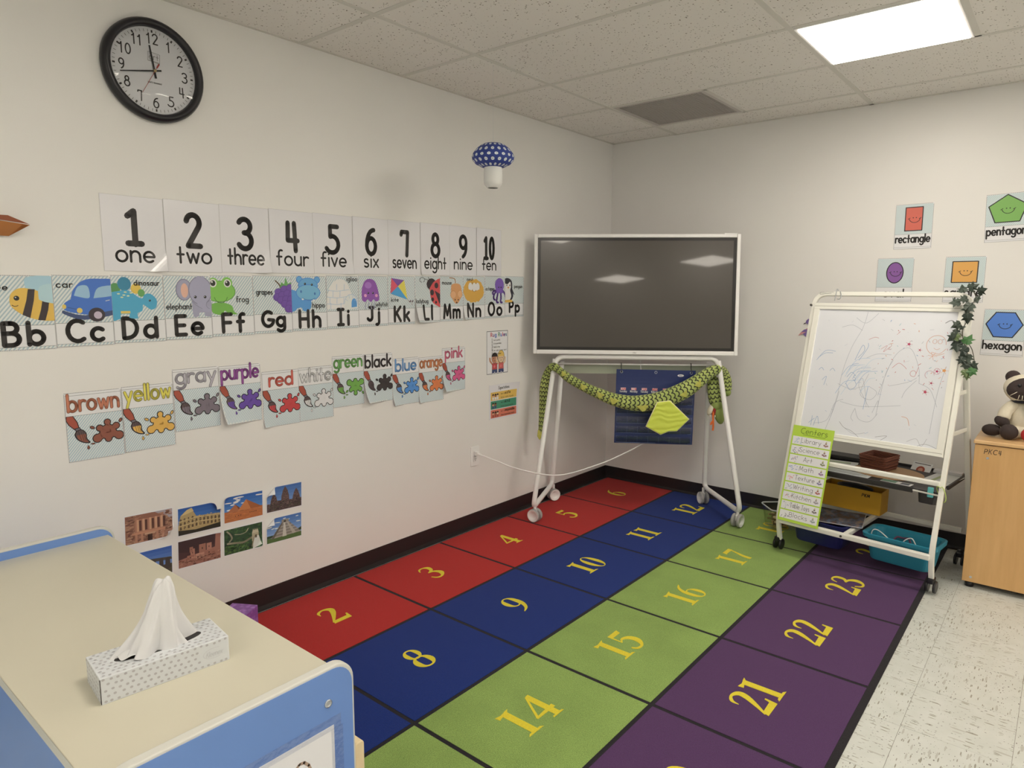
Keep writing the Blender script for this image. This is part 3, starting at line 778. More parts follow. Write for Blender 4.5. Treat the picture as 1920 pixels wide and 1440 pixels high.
def nest(p):
    random.seed(3); p.poly([(.48 + (.46 + .05 * random.random()) * cos(a), .5 + (.4 + .05 * random.random()) * sin(a)) for a in (2 * pi * k / 40 for k in range(40))], 'd39c33')
    p.poly(sm([(.2, .62), (.3, .78), (.5, .8), (.7, .76), (.78, .6), (.5, .46)], 4), 'b07f28')
    for x in (.32, .5, .66): p.ell(x, .64, .1, .16, 'dbd4d4')
    p.poly(sm([(.12, .56), (.3, .54), (.5, .46), (.7, .54), (.9, .56), (.8, .2), (.48, .1), (.2, .2)], 4), 'd39c33'); p.text('nest', .3, .86, .12, .018, BLK, maxw=.28)
def octo(p):
    p.ell(.72, .7, .23, .27, '7a53a5', n=20)
    for q in ([(.58, .5), (.46, .36), (.42, .2), (.5, .14)], [(.66, .46), (.6, .24), (.58, .06), (.66, .04)], [(.78, .46), (.8, .24), (.78, .06), (.86, .04)], [(.88, .5), (1.0, .36), (1.04, .2)], [(.56, .5), (.4, .46), (.38, .36)]):
        p.line(bez(q), .075, '7a53a5')
    p.rect(.56, .4, .9, .6, '7a53a5'); eye(p, .68, .62, .028); eye(p, .8, .62, .028); p.text('octopus', .24, .5, .13, .018, BLK, maxw=.44)
def penguin(p):
    p.poly(sm([(-.1, .9), (.12, .96), (.34, .84), (.38, .5), (.42, .26), (.3, .1), (-.1, .08)], 5), '2c2a33'); p.poly([(.36, .56), (.5, .3), (.46, .32), (.34, .44)], '2c2a33')
    p.poly(sm([(-.1, .8), (.1, .72), (.26, .82), (.3, .62), (.26, .48), (.32, .26), (.2, .1), (-.1, .08)], 4), 'e0d6d0'); p.poly(sm([(-.05, .1), (.3, .12), (.38, .03), (-.05, .02)], 3), 'd9a640')
    for x in (.08, .24): p.ell(x, .68, .024, .03, '2c2a33')
    p.poly([(.1, .62), (.22, .62), (.16, .54)], 'd98b4a'); p.text('penguin', .7, .58, .13, .018, BLK, maxw=.44)
ALPHA = [('Bb', 'bee', bee), ('Cc', 'blue car', car), ('Dd', 'teal dinosaur', dino), ('Ee', 'grey elephant', elephant), ('Ff', 'green frog', frog), ('Gg', 'bunch of grapes', grapes),
         ('Hh', 'blue hippo', hippo), ('Ii', 'igloo', igloo), ('Jj', 'purple jellyfish', jelly), ('Kk', 'kite', kite), ('Ll', 'ladybug', lady), ('Mm', 'brown mouse', mouse),
         ('Nn', 'nest of eggs', nest), ('Oo', 'purple octopus', octo), ('Pp', 'penguin', penguin)]
STB, STL = 'd3d2ca', 'a2b0af'
AW, AH, PH = .1862, .2505, .164
for k, (ll, what, fn) in enumerate(ALPHA):
    cy = -3.813 + .1852 * k + .093; cz = 1.3535 + .0033 * k
    df, cuts = (None, ())
    if ll == 'Ll': df, cuts = curl('bl', AW, AH, .13, .26)
    if ll == 'Nn': df, cuts = curl('bl', AW, AH, .07, .14)
    o = sheet('alphabet_card', AW, AH, PAPER, on_left(cy, cz, .0008 + .0006 * (k % 2)), df, cuts=cuts)
    tag(o, 'alphabet card %s with a picture of a %s' % (ll, what), 'card', 'alphabet cards')
    p = Pr(); y1 = AH / 2 - .003; y0 = y1 - PH; e = AW / 2 - .003
    p.stripes(-e, y0, e, y1, STB, STL, .0122, .0054, 1.25); p.stripes(-e, -AH / 2 + .003, e, -AH / 2 + .011, STB, STL, .0122, .0054, 1.25)
    p.line([(-e, y0), (e, y0)], .0012, '5c5a58'); p.line([(-e, -AH / 2 + .011), (e, -AH / 2 + .011)], .001, '5c5a58')
    p.dashes(-AW / 2 + .0015, -AH / 2 + .0015, AW / 2 - .0015, AH / 2 - .0015, '3c3835')
    p.build('picture_panel', o, deform=df, cuts=cuts)
    p = Pr(); p.clip = (-AW / 2 + .001, y0, AW / 2 - .001, y1 + .002); p.at(-e, y0 + .004, 2 * e, PH - .006); fn(p)
    p.build('picture', o, deform=df, cuts=cuts, z0=.0016)
    p = Pr(); p.text(ll, 0, -AH / 2 + .019 + (.012 if ll[1] in 'gjp' else 0), .064 if ll[1] in 'gjp' else .073, .0155, BLK, maxw=.125, gap=.36)
    p.build('letter_pair', o, deform=df, cuts=cuts, z0=.0016)

# ------------------------------------------------------------------ colour cards
SPLAT = [(0, .34), (-.06, .28), (-.09, .13), (-.17, .12), (-.27, .2), (-.33, .13), (-.25, .05), (-.22, 0), (-.36, -.1), (-.37, -.24), (-.22, -.27), (-.1, -.2), (-.05, -.27), (.02, -.29), (.07, -.2), (.2, -.2), (.33, -.24), (.37, -.12), (.24, -.03), (.22, .06), (.31, .12), (.3, .22), (.2, .19), (.1, .12), (.07, .26)]
def brush(p, tip):
    K = '2a2022'
    p.outline([(-.42, 1.02), (-.16, 1.02), (.0, .72), (.06, .44), (-.12, .38), (-.34, .62), (-.44, .84)], 'a2452f', K, .035)
    p.outline([(-.12, .42), (.08, .46), (.14, .34), (-.06, .28)], '6b6265', K, .03)
    br = sm([(-.06, .3), (.16, .34), (.32, .16), (.34, -.1), (.46, -.3), (.2, -.26), (-.02, -.1), (-.12, .12)], 5)
    p.outline(br, '5b4645', K, .04)
    p.poly(sm([(-.06, .1), (.3, .12), (.3, -.1), (.4, -.27), (.2, -.22), (.0, -.08)], 4), tip)
    for a in ((.02, .28, .12, -.16), (.12, .3, .22, -.18), (.2, .26, .3, -.2)): p.line([a[:2], a[2:]], .016, K)
    p.outline(sm([(.38, -.42), (.44, -.54), (.38, -.62), (.33, -.54)], 3), tip, K, .016); p.outline(sm([(.48, -.38), (.6, -.42), (.68, -.38), (.58, -.35)], 3), tip, K, .016)
LOBES = [(0, .26, .07), (-.2, .12, .075), (.21, .13, .08), (-.27, -.15, .105), (.27, -.14, .105), (.0, -.2, .075)]
def splat(p, col, flip=False):
    s = -1 if flip else 1; K = '241e20'
    for g, c in ((.024, K), (0, col)):
        p.ell(0, -.01 * s, .2 + g, .19 + g, c)
        for x, y, r in LOBES: p.line([(0, 0), (x * .86, y * .86 * s)], 1.5 * r + 2 * g, c); p.ell(x, y * s, r + g, r + g, c, n=14)
    for x, y, a in ((.33, .27, 60), (-.38, .16, 150)):
        for g, c in ((.018, K), (0, col)): p.ell(x, y * s, .05 + g, .026 + g, c, rot=a * s, n=12)
CARDS = [('brown', -3.528, .944, '8a4a36', 'c2714f', '6b3a26', None), ('yellow', -3.340, .947, 'dda23c', 'd8c63e', '6a5c1c', None), ('gray', -3.151, .996, '77686e', 'b0a6a8', '5a5254', None),
         ('purple', -2.963, .9935, '654396', '96478f', '4e2a50', ('bl', .12, .17)), ('red', -2.771, .953, 'c2383a', 'd25a48', '8a2a22', ('bl', .05, .1)), ('white', -2.59, .9555, 'd2cac4', 'd2cac4', '3a3634', None),
         ('green', -2.404, .995, '6aa03c', '6faa52', '35582a', None), ('black', -2.2185, .9915, '3a3131', '33292a', '1e1a1a', ('bl', .11, .16)), ('blue', -2.033, .9565, '4a86d4', '6496d8', '2c4c84', ('bl', .06, .1)),
         ('orange', -1.849, .9495, 'd9743a', 'd98350', '8a4a22', ('bl', .04, .07)), ('pink', -1.6705, .989, 'd2527e', 'd8627c', '8a2c44', ('bl', .1, .16))]
CWD, CHT = .187, .2505
for k, (nm, y, z, col, tc, oc, cu) in enumerate(CARDS):
    df, cuts = (None, ())
    if cu: df, cuts = curl(cu[0], CWD, CHT, cu[1], cu[2])
    o = sheet('color_card', CWD, CHT, PAPER, on_left(y, z, .0008 + .0006 * (k % 2)), df, cuts=cuts)
    tag(o, 'color word card reading %s with a paintbrush and a %s paint splat' % (nm, nm), 'card', 'color word cards')
    p = Pr(); e = CWD / 2 - .003; b0 = -CHT / 2 + .003; t0 = CHT / 2 - .084
    p.stripes(-e, b0, e, t0, 'd2d5d0', '9fb3b8', .0094, .004, 1.2); p.line([(-e, t0), (e, t0)], .001, '5c5a58'); p.line([(-e, CHT / 2 - .011), (e, CHT / 2 - .011)], .001, '5c5a58')
    p.dashes(-CWD / 2 + .0015, -CHT / 2 + .0015, CWD / 2 - .0015, CHT / 2 - .0015, '3c3835'); p.build('picture_panel', o, deform=df, cuts=cuts)
    p = Pr(); p.clip = (-CWD / 2 + .001, b0, e, t0); p.at(-.058, -.038, .078); brush(p, col if nm != 'black' else '4a3c3a'); p.build('paintbrush_picture', o, deform=df, cuts=cuts, z0=.0016)
    p = Pr(); p.clip = (-CWD / 2 + .001, b0, e + .002, t0); p.at(.04, -.03, .135); splat(p, col, nm == 'green'); p.build('paint_splat_picture', o, deform=df, cuts=cuts, z0=.0016)
    p = Pr(); p.text(nm, 0, CHT / 2 - .063 + (.006 if set(nm) & set('gpy') else -.004), .06, .0075, tc, maxw=.165, gap=.2, ocol=oc, ow=.0032); p.build('word', o, deform=df, cuts=cuts, z0=.0016)

# ------------------------------------------------------------------ shape cards (back wall)
def smile(p, x, y, s):
    p.line(arc(x, y, s, s * .9, 190, 350), .003, BLK)
    for a in (-1, 1): p.line([(x + a * s - .005, y - .004), (x + a * s + .004, y + .002)], .003, BLK); p.ell(x + a * s * .28, y + .002, .003, .003, BLK, n=8)
SHAPES = [('rectangle', 1.971, 1.804, 'red', 'cc5a45', [(-.042, -.064), (.042, -.064), (.042, .064), (-.042, .064)]),
          ('pentagon', 2.395, 1.826, 'green', '74a548', [(-.05, -.064), (.055, -.064), (.083, .02), (0, .076), (-.08, .02)]),
          ('oval', 1.897, 1.507, 'purple', '84508f', [(.042 * cos(a), .058 * sin(a)) for a in (2 * pi * k / 28 for k in range(28))]),
          ('square', 2.233, 1.507, 'orange', 'd9993f', [(-.058, -.056), (.058, -.056), (.058, .056), (-.058, .056)]),
          ('hexagon', 2.430, 1.227, 'blue', '4b7ac4', [(-.042, -.064), (.04, -.064), (.08, .003), (.042, .066), (-.04, .066), (-.08, .003)])]
for k, (nm, x, z, cn, col, pts) in enumerate(SHAPES):
    o = sheet('shape_card', .186, .2475, PAPER, on_back(x, z, .0008)); W_, H_ = .186, .2475
    o.matrix_world = o.matrix_world @ Matrix.Rotation(radians((.6, 2.0, 0, 0, -.6)[k]), 4, 'Z')
    tag(o, 'shape card reading %s with a smiling %s %s' % (nm, cn, nm), 'card', 'shape cards')
    p = Pr(); e = W_ / 2 - .003; y1 = H_ / 2 - .004; y0 = y1 - .162
    p.stripes(-e, y0, e, y1, 'cfd4cf', '9fb4b4', .0092, .0036); p.line([(-e, y0), (e, y0)], .001, '5c5a58'); p.line([(-e, -H_ / 2 + .01), (e, -H_ / 2 + .01)], .001, '5c5a58')
    p.dashes(-W_ / 2 + .0015, -H_ / 2 + .0015, W_ / 2 - .0015, H_ / 2 - .0015, '3c3835'); p.build('picture_panel', o)
    p = Pr(); p.at(0, y0 + .083, 1); p.outline(pts, col, '2a2528', .005); smile(p, .004, .004, .027); p.build('shape_picture', o, z0=.0016)
    p = Pr(); p.text(nm, 0, -H_ / 2 + (.036 if set(nm) & set('gpq') else .028), .043, .0075, BLK, maxw=.168, gap=.22); p.build('word', o, z0=.0016)
# ------------------------------------------------------------------ landmark photographs
def tex(p, x0, y0, x1, y1, cols, n, sx, sy, seed, inside=None):
    rd = random.Random(seed)
    for i in range(n):
        x, y = rd.uniform(x0, x1), rd.uniform(y0, y1)
        if inside and not inside(x, y): continue
        a, b = sx * rd.uniform(.4, 1.3), sy * rd.uniform(.4, 1.3)
        p.raw([(x, y), (x + a, y + b * .2), (x + a * .8, y + b), (x - a * .1, y + b * .8)], rd.choice(cols))
def sky(p, a, b, cl=None, seed=1):
    n = 8
    ca = [int(a[i:i + 2], 16) for i in (0, 2, 4)]; cb = [int(b[i:i + 2], 16) for i in (0, 2, 4)]
    for k in range(n):
        t = k / (n - 1); p.rect(0, 1 - (k + 1) * .13, 1, 1.02 - k * .13, '%02x%02x%02x' % tuple(int(u + (v - u) * t) for u, v in zip(ca, cb)))
    if cl:
        rd = random.Random(seed)
        for k in range(14): p.ell(rd.uniform(.02, .98), rd.uniform(.45, .95), rd.uniform(.04, .12), rd.uniform(.012, .03), cl, rot=rd.uniform(-10, 15), n=10)
def ph_rock(p):
    p.rect(0, 0, 1, 1, '8f5f48'); p.poly([(.55, 1), (1, 1), (1, .55), (.86, .8)], '9d8f90'); p.L += 1
    tex(p, 0, 0, 1, .95, ['a87858', '7a4a38', '8a5a46', 'b08262', '6a4034'], 260, .09, .05, 5)
    p.rect(.2, .34, .8, .9, 'a26b50'); p.poly([(.24, .82), (.38, .98), (.62, .98), (.78, .82)], '8a5742'); p.rect(.14, .3, .84, .38, 'b57a5a')
    for x in (.24, .36, .5, .62, .74): p.rect(x, .4, x + .045, .82, 'c08c68'); p.rect(x + .05, .42, x + .1, .78, '5a342a')
    for x in (.2, .32, .64, .76): p.rect(x, .02, x + .05, .3, 'ab7458')
    p.rect(.46, .02, .56, .24, '3c221c'); p.rect(.4, .24, .62, .3, 'b98a6a')
def ph_arena(p):
    sky(p, '1f4f90', '4f86ba'); p.poly([(.0, .3), (.06, .72), (.2, .9), (.3, .95), (.42, .62), (.98, .56), (1, .3), (1, .12), (0, .12)], 'a98c58')
    p.poly([(.06, .72), (.2, .9), (.32, .95), (.36, .82), (.22, .76)], 'c4a86a')
    for r, (y, h) in enumerate(((.2, .12), (.38, .12), (.55, .1))):
        for k in range(11):
            x = .04 + k * .09
            if r == 2 and x > .38: continue
            yy = y + .06 * (1 - abs(k - 5) / 5) - .02 * r; p.poly([(x, yy), (x + .045, yy)] + [(x + .0225 + .0225 * cos(t), yy + h * .6 + h * .4 * sin(t)) for t in (0, .8, 1.57, 2.3, 3.1)], '57422c')
    for y in (.35, .52): p.line([(.02, y), (.4, y + .06), (.98, y)], .02, 'c9b076')
    p.poly([(0, 0), (1, 0), (1, .2), (.4, .12), (0, .2)], '2c261c'); p.L += 1; tex(p, .05, .2, .95, .6, ['c0a264', '8a7044'], 90, .03, .03, 8)
def ph_pyr(p):
    sky(p, '24589a', '5c90c0', 'd8d8d6', 4); p.rect(0, 0, 1, .42, 'b0622f')
    p.poly([(.04, .34), (.28, .66), (.5, .36)], 'a8623a'); p.poly([(.28, .66), (.5, .36), (.4, .36)], '7c4226'); p.poly([(.34, .38), (.56, .78), (.98, .38)], 'bd7038'); p.poly([(.56, .78), (.98, .38), (.68, .38)], '9a5328')
    p.L += 1; tex(p, 0, .0, 1, .36, ['c87338', 'a65a2a', 'b8682f'], 120, .1, .02, 3)
    for x in (.28, .36, .42, .66, .7, .74, .78, .82): p.ell(x, .2 + (.04 if x > .6 else 0), .012, .02, '3a2218', n=8)
def ph_temple(p):
    sky(p, '3a639c', '7f9cc0'); rd = random.Random(2)
    p.poly([(0, 0), (1, 0), (1, .34), (.8, .42), (.7, .36), (.3, .42), (.1, .3), (0, .34)], '4c3a38')
    for x, hh, w in ((.2, .74, .1), (.52, .96, .12), (.84, .8, .11)):
        p.poly([(x - w, .3), (x - w * .9, hh * .6), (x - w * .45, hh * .86), (x, hh), (x + w * .45, hh * .86), (x + w * .9, hh * .6), (x + w, .3)], '5c4440'); p.L += 1
        tex(p, x - w * .7, .32, x + w * .5, hh * .8, ['7a5e54', '3a2a2a', '68504a'], 46, .035, .03, int(x * 100))
    p.L += 1; tex(p, 0, 0, 1, .36, ['7a5f55', '33282a', '5f4a44', '4a4a34'], 160, .05, .04, 6)
def ph_henge(p):
    sky(p, '33599c', '8ba4c6'); p.rect(0, 0, 1, .36, '4a4230'); p.poly([(.22, .5), (.5, .68), (.98, .6), (1, .5), (.5, .56), (.24, .42)], '4c443c')
    for x, w, h in ((.26, .12, .48), (.44, .08, .56), (.58, .14, .6), (.76, .1, .62), (.9, .12, .6)): p.poly([(x - w / 2, .12), (x + w / 2, .12), (x + w * .42, h), (x - w * .4, h - .02)], '433a34')
    p.poly([(.3, .2), (.38, .2), (.38, .44), (.32, .42)], 'd8dcdc'); p.poly([(.5, .2), (.52, .2), (.51, .5), (.49, .48)], 'b8c0c8'); p.L += 1; tex(p, 0, 0, 1, .2, ['57502f', '3a3424', '655a3c'], 90, .08, .02, 9)
def ph_cliff(p):
    p.rect(0, 0, 1, 1, '4a2e2c'); p.poly([(0, 0), (1, 0), (1, 1), (.88, 1), (.86, .5), (.0, .3)], '9a6450'); p.poly([(.0, 1), (.86, 1), (.84, .6), (.3, .5), (0, .6)], '3e2828')
    for x, y, w, h in ((.28, .3, .1, .32), (.48, .36, .16, .36), (.66, .4, .12, .3), (.2, .2, .16, .2), (.4, .2, .2, .2), (.62, .22, .2, .22), (.26, .5, .08, .2)):
        p.rect(x, y, x + w, y + h, random.Random(int(x * 100)).choice(['a8705a', 'b57e64', '99634e'])); p.rect(x + w * .4, y + h * .45, x + w * .55, y + h * .65, '40241f')
    p.L += 1; tex(p, 0, 0, 1, .3, ['b07a60', '84503e', '5c342a', '9c6a54'], 130, .06, .05, 12)
def ph_wall(p):
    p.rect(0, 0, 1, 1, '2f4a2e'); p.L += 1; tex(p, 0, 0, 1, 1, ['39582f', '28402a', '486a34', '223628'], 260, .06, .07, 21); tex(p, 0, 0, .6, .35, ['5c7c38', '4d6c30'], 100, .05, .05, 22)
    for q, w in (([(.08, .92), (.16, .78), (.2, .62), (.14, .5)], .04), ([(.28, .74), (.42, .7), (.56, .74), (.62, .86)], .03), ([(.1, .44), (.3, .4), (.5, .36), (.66, .44), (.76, .5)], .07)): p.line(bez(q), w, 'b3a684')
    p.poly([(.72, .3), (.9, .3), (.9, .62), (.72, .62)], 'a89a78'); p.poly([(.72, .62), (.9, .62), (.88, .74), (.74, .74)], 'bbae8c'); p.poly([(.76, .48), (.9, .5), (.98, .1), (.74, 0)], 'c9c4b4'); p.line([(.72, .1), (.78, .48)], .03, '8a7e60')
    p.rect(.8, .42, .85, .54, '54472f')
    for x in (.74, .79, .84): p.rect(x, .74, x + .03, .79, '8f8262')
def ph_step(p):
    sky(p, '3f6aa4', '93aecb', 'ccd2d8', 9); p.rect(0, 0, 1, .2, '4d6632'); p.poly([(0, .2), (1, .26), (1, .4), (.86, .32), (0, .3)], '31422a')
    for k in range(9):
        t = k / 9; p.poly([(.12 + .3 * t, .16 + .58 * t), (.98 - .36 * t, .2 + .54 * t), (.98 - .36 * t - .02, .255 + .54 * t), (.12 + .3 * t + .02, .225 + .58 * t)], ('9a8f7e', '7c7264')[k % 2])
    p.poly([(.44, .16), (.56, .16), (.52, .74), (.48, .74)], 'bfb6a4'); p.poly([(.74, .18), (.84, .2), (.6, .74), (.56, .74)], 'a89e8c'); p.poly([(.12, .16), (.2, .16), (.46, .74), (.42, .74)], '5f564c'); p.rect(.42, .74, .62, .86, '8d8270'); p.rect(.48, .74, .54, .82, '3c352c')
PHOTOS = [('carved red rock temple front in a cliff', ph_rock, -3.368, .515, ('br', .045, .014)), ('round stone arena under a blue sky', ph_arena, -3.170, .497, ('tr', .042, .013)), ('orange desert pyramids', ph_pyr, -2.976, .498, ('tl', .03, .03)),
          ('dark towered jungle temple', ph_temple, -2.778, .494, ('tl', .042, .013)), ('standing stone circle', ph_henge, -3.379, .363, None), ('brown cliff dwellings', ph_cliff, -3.177, .361, ('tr', .03, .05)), ('long wall over green hills', ph_wall, -2.984, .356, ('br', .034, .016)), ('grey stepped pyramid on a lawn', ph_step, -2.785, .350, ('tl', .04, .013))]
for k, (ds, fn, y, z, cu) in enumerate(PHOTOS):
    w, h = .184, .119; df, cuts = (None, ())
    if cu: df, cuts = curl(cu[0], w, h, cu[1], cu[2])
    M4 = on_left(y, z, .0008) @ Matrix.Rotation(radians(-2.2), 4, 'Z')
    o = sheet('landmark_photo', w, h, PAPER, M4, df, cuts=cuts); tag(o, 'small wall photo of ' + ds, 'photo', 'landmark photos')
    p = Pr(); p.clip = (-w / 2 + .004, -h / 2 + .004, w / 2 - .004, h / 2 - .004); p.at(-w / 2 + .003, -h / 2 + .003, w - .006, h - .006); fn(p)
    p.build('picture', o, deform=df, cuts=cuts)

# ------------------------------------------------------------------ small posters by the corner
o = sheet('rug_rules_poster', .201, .266, PAPER, on_left(-1.289, 1.0615, .0008)); tag(o, 'small white Rug Rules poster with two cartoon children, beside the display', 'poster')
p = Pr(); p.line([(-.097, -.13), (.097, -.13), (.097, .13), (-.097, .13)], .003, '3a3636', True); p.build('border', o)
p = Pr(); x = -.062
for ch, c in zip('Rug Rules', ['c8384a', '8a3a8a', '3a62b0', '', '3a8a5a', '3a62b0', 'c8384a', '7a3a8a', '2f7a9a']):
    if c: p.text(ch, x, .098, .022, .0048, c, align='l', gap=.1)
    x += (G[ch][0] if ch != ' ' else .2) * .022 + .0075
p.build('heading', o)
p = Pr()
for i, t in enumerate(['look quietly', 'sit on your bottom', 'hands in lap', 'be calm in our spot', 'raise your hand']):
    p.text(str(i + 1), -.05, .07 - i * .021, .016, .0024, BLK); p.text(t, -.036, .072 - i * .021, .009, .0013, BLK, align='l', maxw=(.06, .07, .056, .12, .066)[i])
p.build('rule_lines', o)
p = Pr()
def kid(p, x, skin, hair, shirt, girl):
    K = '3a2a28'
    if girl: p.ell(x, -.03, .03, .04, hair, out=K, ow=.002)
    p.line([(x - .018, -.074), (x - .042, -.05), (x - .044, -.034)], .012, skin); p.line([(x + .018, -.074), (x + .036, -.06), (x + .04, -.036)], .012, skin)
    p.outline([(x - .022, -.066), (x + .022, -.066), (x + .024, -.106), (x - .024, -.106)], shirt, K, .0015); p.poly([(x - .024, -.104), (x + .024, -.104), (x + .026, -.126), (x + .004, -.126), (x, -.114), (x - .004, -.126), (x - .026, -.126)], '3a4468')
    p.ell(x, -.036, .027, .03, skin, out=K, ow=.0015); p.poly(arc(x, -.028, .029, .028, 5, 175), hair); p.line(arc(x, -.046, .009, .006, 200, 340), .0018, K)
    for a in (-1, 1): p.ell(x + a * .01, -.036, .003, .004, K, n=8)
    p.ell(x - .002, -.086, .009, .009, 'd86a6a', n=10); p.rect(x - .02, -.13, x - .005, -.126, 'e4e0dc'); p.rect(x + .006, -.13, x + .02, -.126, 'e4e0dc')
kid(p, -.026, 'b87a58', '2a2220', 'b84040', False); kid(p, .034, 'e0b48a', 'dcae48', 'c65a50', True); p.build('children_picture', o)

df, cuts = curl('tr', .28, .215, .1, .3)
o = sheet('expectations_poster', .28, .215, PAPER_LAM, on_left(-1.2255, .754, .001), df, cuts=cuts); tag(o, 'Expectations poster with yellow, green and red bands, near the outlet', 'poster')
for i, (c, wd) in enumerate((('d9ac48', 'safe'), ('3c8664', 'kind'), ('d06c50', 'responsible'))):
    y = .062 - i * .055; p = Pr(); p.rect(-.126, y - .051, .122, y, c)
    p.text('we are', -.03, y - .02, .011, .0014, BLK, align='l'); p.text(wd, .012, y - .02, .017, .003, BLK, align='l', maxw=.09); p.text('show %s hands' % wd, -.03, y - .044, .011, .0013, '4a3a30', align='l', maxw=.13)
    for x, sk in ((-.104, 'c89068'), (-.082, '8a5a40'), (-.062, 'e0b890'))[:3 if i != 1 else 2]: p.rect(x - .008, y - .047, x + .008, y - .03, ('d8d4cc', '3a4a6a', 'a84a3a')[i]); p.ell(x, y - .022, .009, .01, sk, n=10); p.poly(arc(x, y - .02, .01, .01, 0, 180), '3a2a24')
    p.build('colour_band', o, PRINT_LAM, deform=df, cuts=cuts)
p = Pr(); p.text('Expectations', 0, .076, .018, .0026, BLK, maxw=.1, gap=.22); p.build('heading', o, PRINT_LAM, deform=df, cuts=cuts)

# ------------------------------------------------------------------ wall clock
BLACKP = M('black_plastic', (24, 22, 25), 0.3); WHITEP = M('white_plastic', (222, 217, 208), 0.35); REDP = M('red_paint', (150, 46, 36), .4)
t = thing('wall_clock', 'round black rimmed wall clock with a white dial, high on the left wall', 'clock', on_left(-3.245, 2.232, .0))
R = .1815
b = B(); b.lathe([(R - .031, .002), (R - .004, .0), (R, .008), (R, .022), (R - .008, .036), (R - .018, .04), (R - .026, .036), (R - .029, .028), (R - .031, .016)], 64, cap0=False, cap1=False); b.build('rim', BLACKP, t)
b = B(); b.lathe([(R - .03, .004), (R - .03, .014)], 64); b.build('dial', PAPER, t)
p = Pr(); p.at(0, 0, 1)
for k in range(60):
    a = radians(90 - 6 * k); r1, wd, ln = .143, (.0014, .006)[k % 5 == 0], (.008, .009)[k % 5 == 0]
    p.line([(r1 * cos(a), r1 * sin(a)), ((r1 - ln) * cos(a), (r1 - ln) * sin(a))], wd, BLK) if k % 5 else p.poly([(r1 * cos(a) + s * .003 * -sin(a) - q * cos(a), r1 * sin(a) + s * .003 * cos(a) - q * sin(a)) for s, q in ((-1, 0), (1, 0), (1, .009), (-1, .009))], BLK)
p.build('minute_ticks', t, z0=.0143)
_one = G['1']; G['1'] = (.3, [[(.02, .76), (.12, .8), (.2, .97), (.2, 0)]])
for k in range(1, 13):
    a = radians(90 - 30 * k); p = Pr(); p.text(str(k), .112 * cos(a), .112 * sin(a) - .017, .036, .0044, BLK, gap=.26); p.build('numeral', t, z0=.0143)
G['1'] = _one
p = Pr(); p.outline([(-.02, .034), (.022, .03), (.024, .062), (-.018, .066)], 'd0c8c0', '5a5450', .001)
p.text('crt', .002, .04, .02, .0016, '4a4440', gap=.2); p.line([(-.016, .036), (.02, .032)], .0012, '4a4440'); p.text('quartz movement', 0, -.044, .007, .0009, '6a625c', maxw=.05); p.build('logo', t, z0=.0143)
def hand(nm, ang, l0, l1, w0, w1, z, m):
    a = radians(90 - ang); d = (cos(a), sin(a)); n_ = (-d[1], d[0]); q = [(d[0] * l0 + n_[0] * w0, d[1] * l0 + n_[1] * w0), (d[0] * l0 - n_[0] * w0, d[1] * l0 - n_[1] * w0), (d[0] * l1 - n_[0] * w1, d[1] * l1 - n_[1] * w1), (d[0] * l1 + n_[0] * w1, d[1] * l1 + n_[1] * w1)]
    B().prism(q, z, z + .001, 0).build(nm, m, t)
hand('hour_hand', 351.5, -.026, .088, .0034, .0026, .018, BLACKP); hand('minute_hand', 257.5, -.024, .124, .0028, .0018, .021, BLACKP)
hand('second_hand', 210, -.03, .1, .0008, .0006, .024, REDP); hand('second_hand_tail', 210, -.03, -.012, .0028, .0024, .0245, REDP)
B().lathe([(.005, .014), (.005, .026), (.003, .027)], 16).build('hub', M('brass', (176, 150, 100), .3, .8), t)
n = N('clear_glass'); n.base((1, 1, 1, 1)); n.set(Roughness=.02); n.t.nodes.remove(n.b)
tr = n.add('ShaderNodeBsdfTransparent'); gl = n.add('ShaderNodeBsdfGlossy'); gl.inputs['Roughness'].default_value = .03; fr = n.add('ShaderNodeFresnel'); fr.inputs[0].default_value = 1.45; mxs = n.add('ShaderNodeMixShader')
n.lk(fr.outputs[0], mxs.inputs[0]); n.lk(tr.outputs[0], mxs.inputs[1]); n.lk(gl.outputs[0], mxs.inputs[2]); n.lk(mxs.outputs[0], n.n['Material Output'].inputs[0]); CLEAR = n.m
b = B(); b.lathe([(R - .033, .029)] + [((R - .033) * q_, .029 + .012 * (1 - q_ * q_)) for q_ in (.9, .75, .6, .45, .3, .15)] + [(.001, .041)], 48, cap0=False, cap1=False); b.build('glass_cover', CLEAR, t)

# ------------------------------------------------------------------ outlet, lantern, paper bits on the wall
t = thing('wall_outlet', 'white double power outlet plate on the left wall with a cord plugged in', 'outlet', on_left(-1.498, .4475))
B().box((0, 0, .003), (.073, .12, .006)).build('cover_plate', WHITEP, t, bevel=.002)
DARK = M('dark_slot', (40, 36, 34), .7)
for s in (-1, 1):
    so = B().prism([(x, y + s * .0195) for x, y in rrect(.017, .0145, .009)], .006, .0085).build('socket', WHITEP, t)
    if s < 0:
        b = B()
        for x in (-.006, .006): b.box((x, s * .0195 + .003, .0086), (.002, .008, .001))
        b.cyl((0, s * .0195 - .007, .008), (0, s * .0195 - .007, .0092), .0025, 8); b.build('socket_slots', DARK, so)
B().cyl((0, 0, .006), (0, 0, .0075), .003, 10).build('screw', M('steel', (170, 166, 160), .3, .9), t)

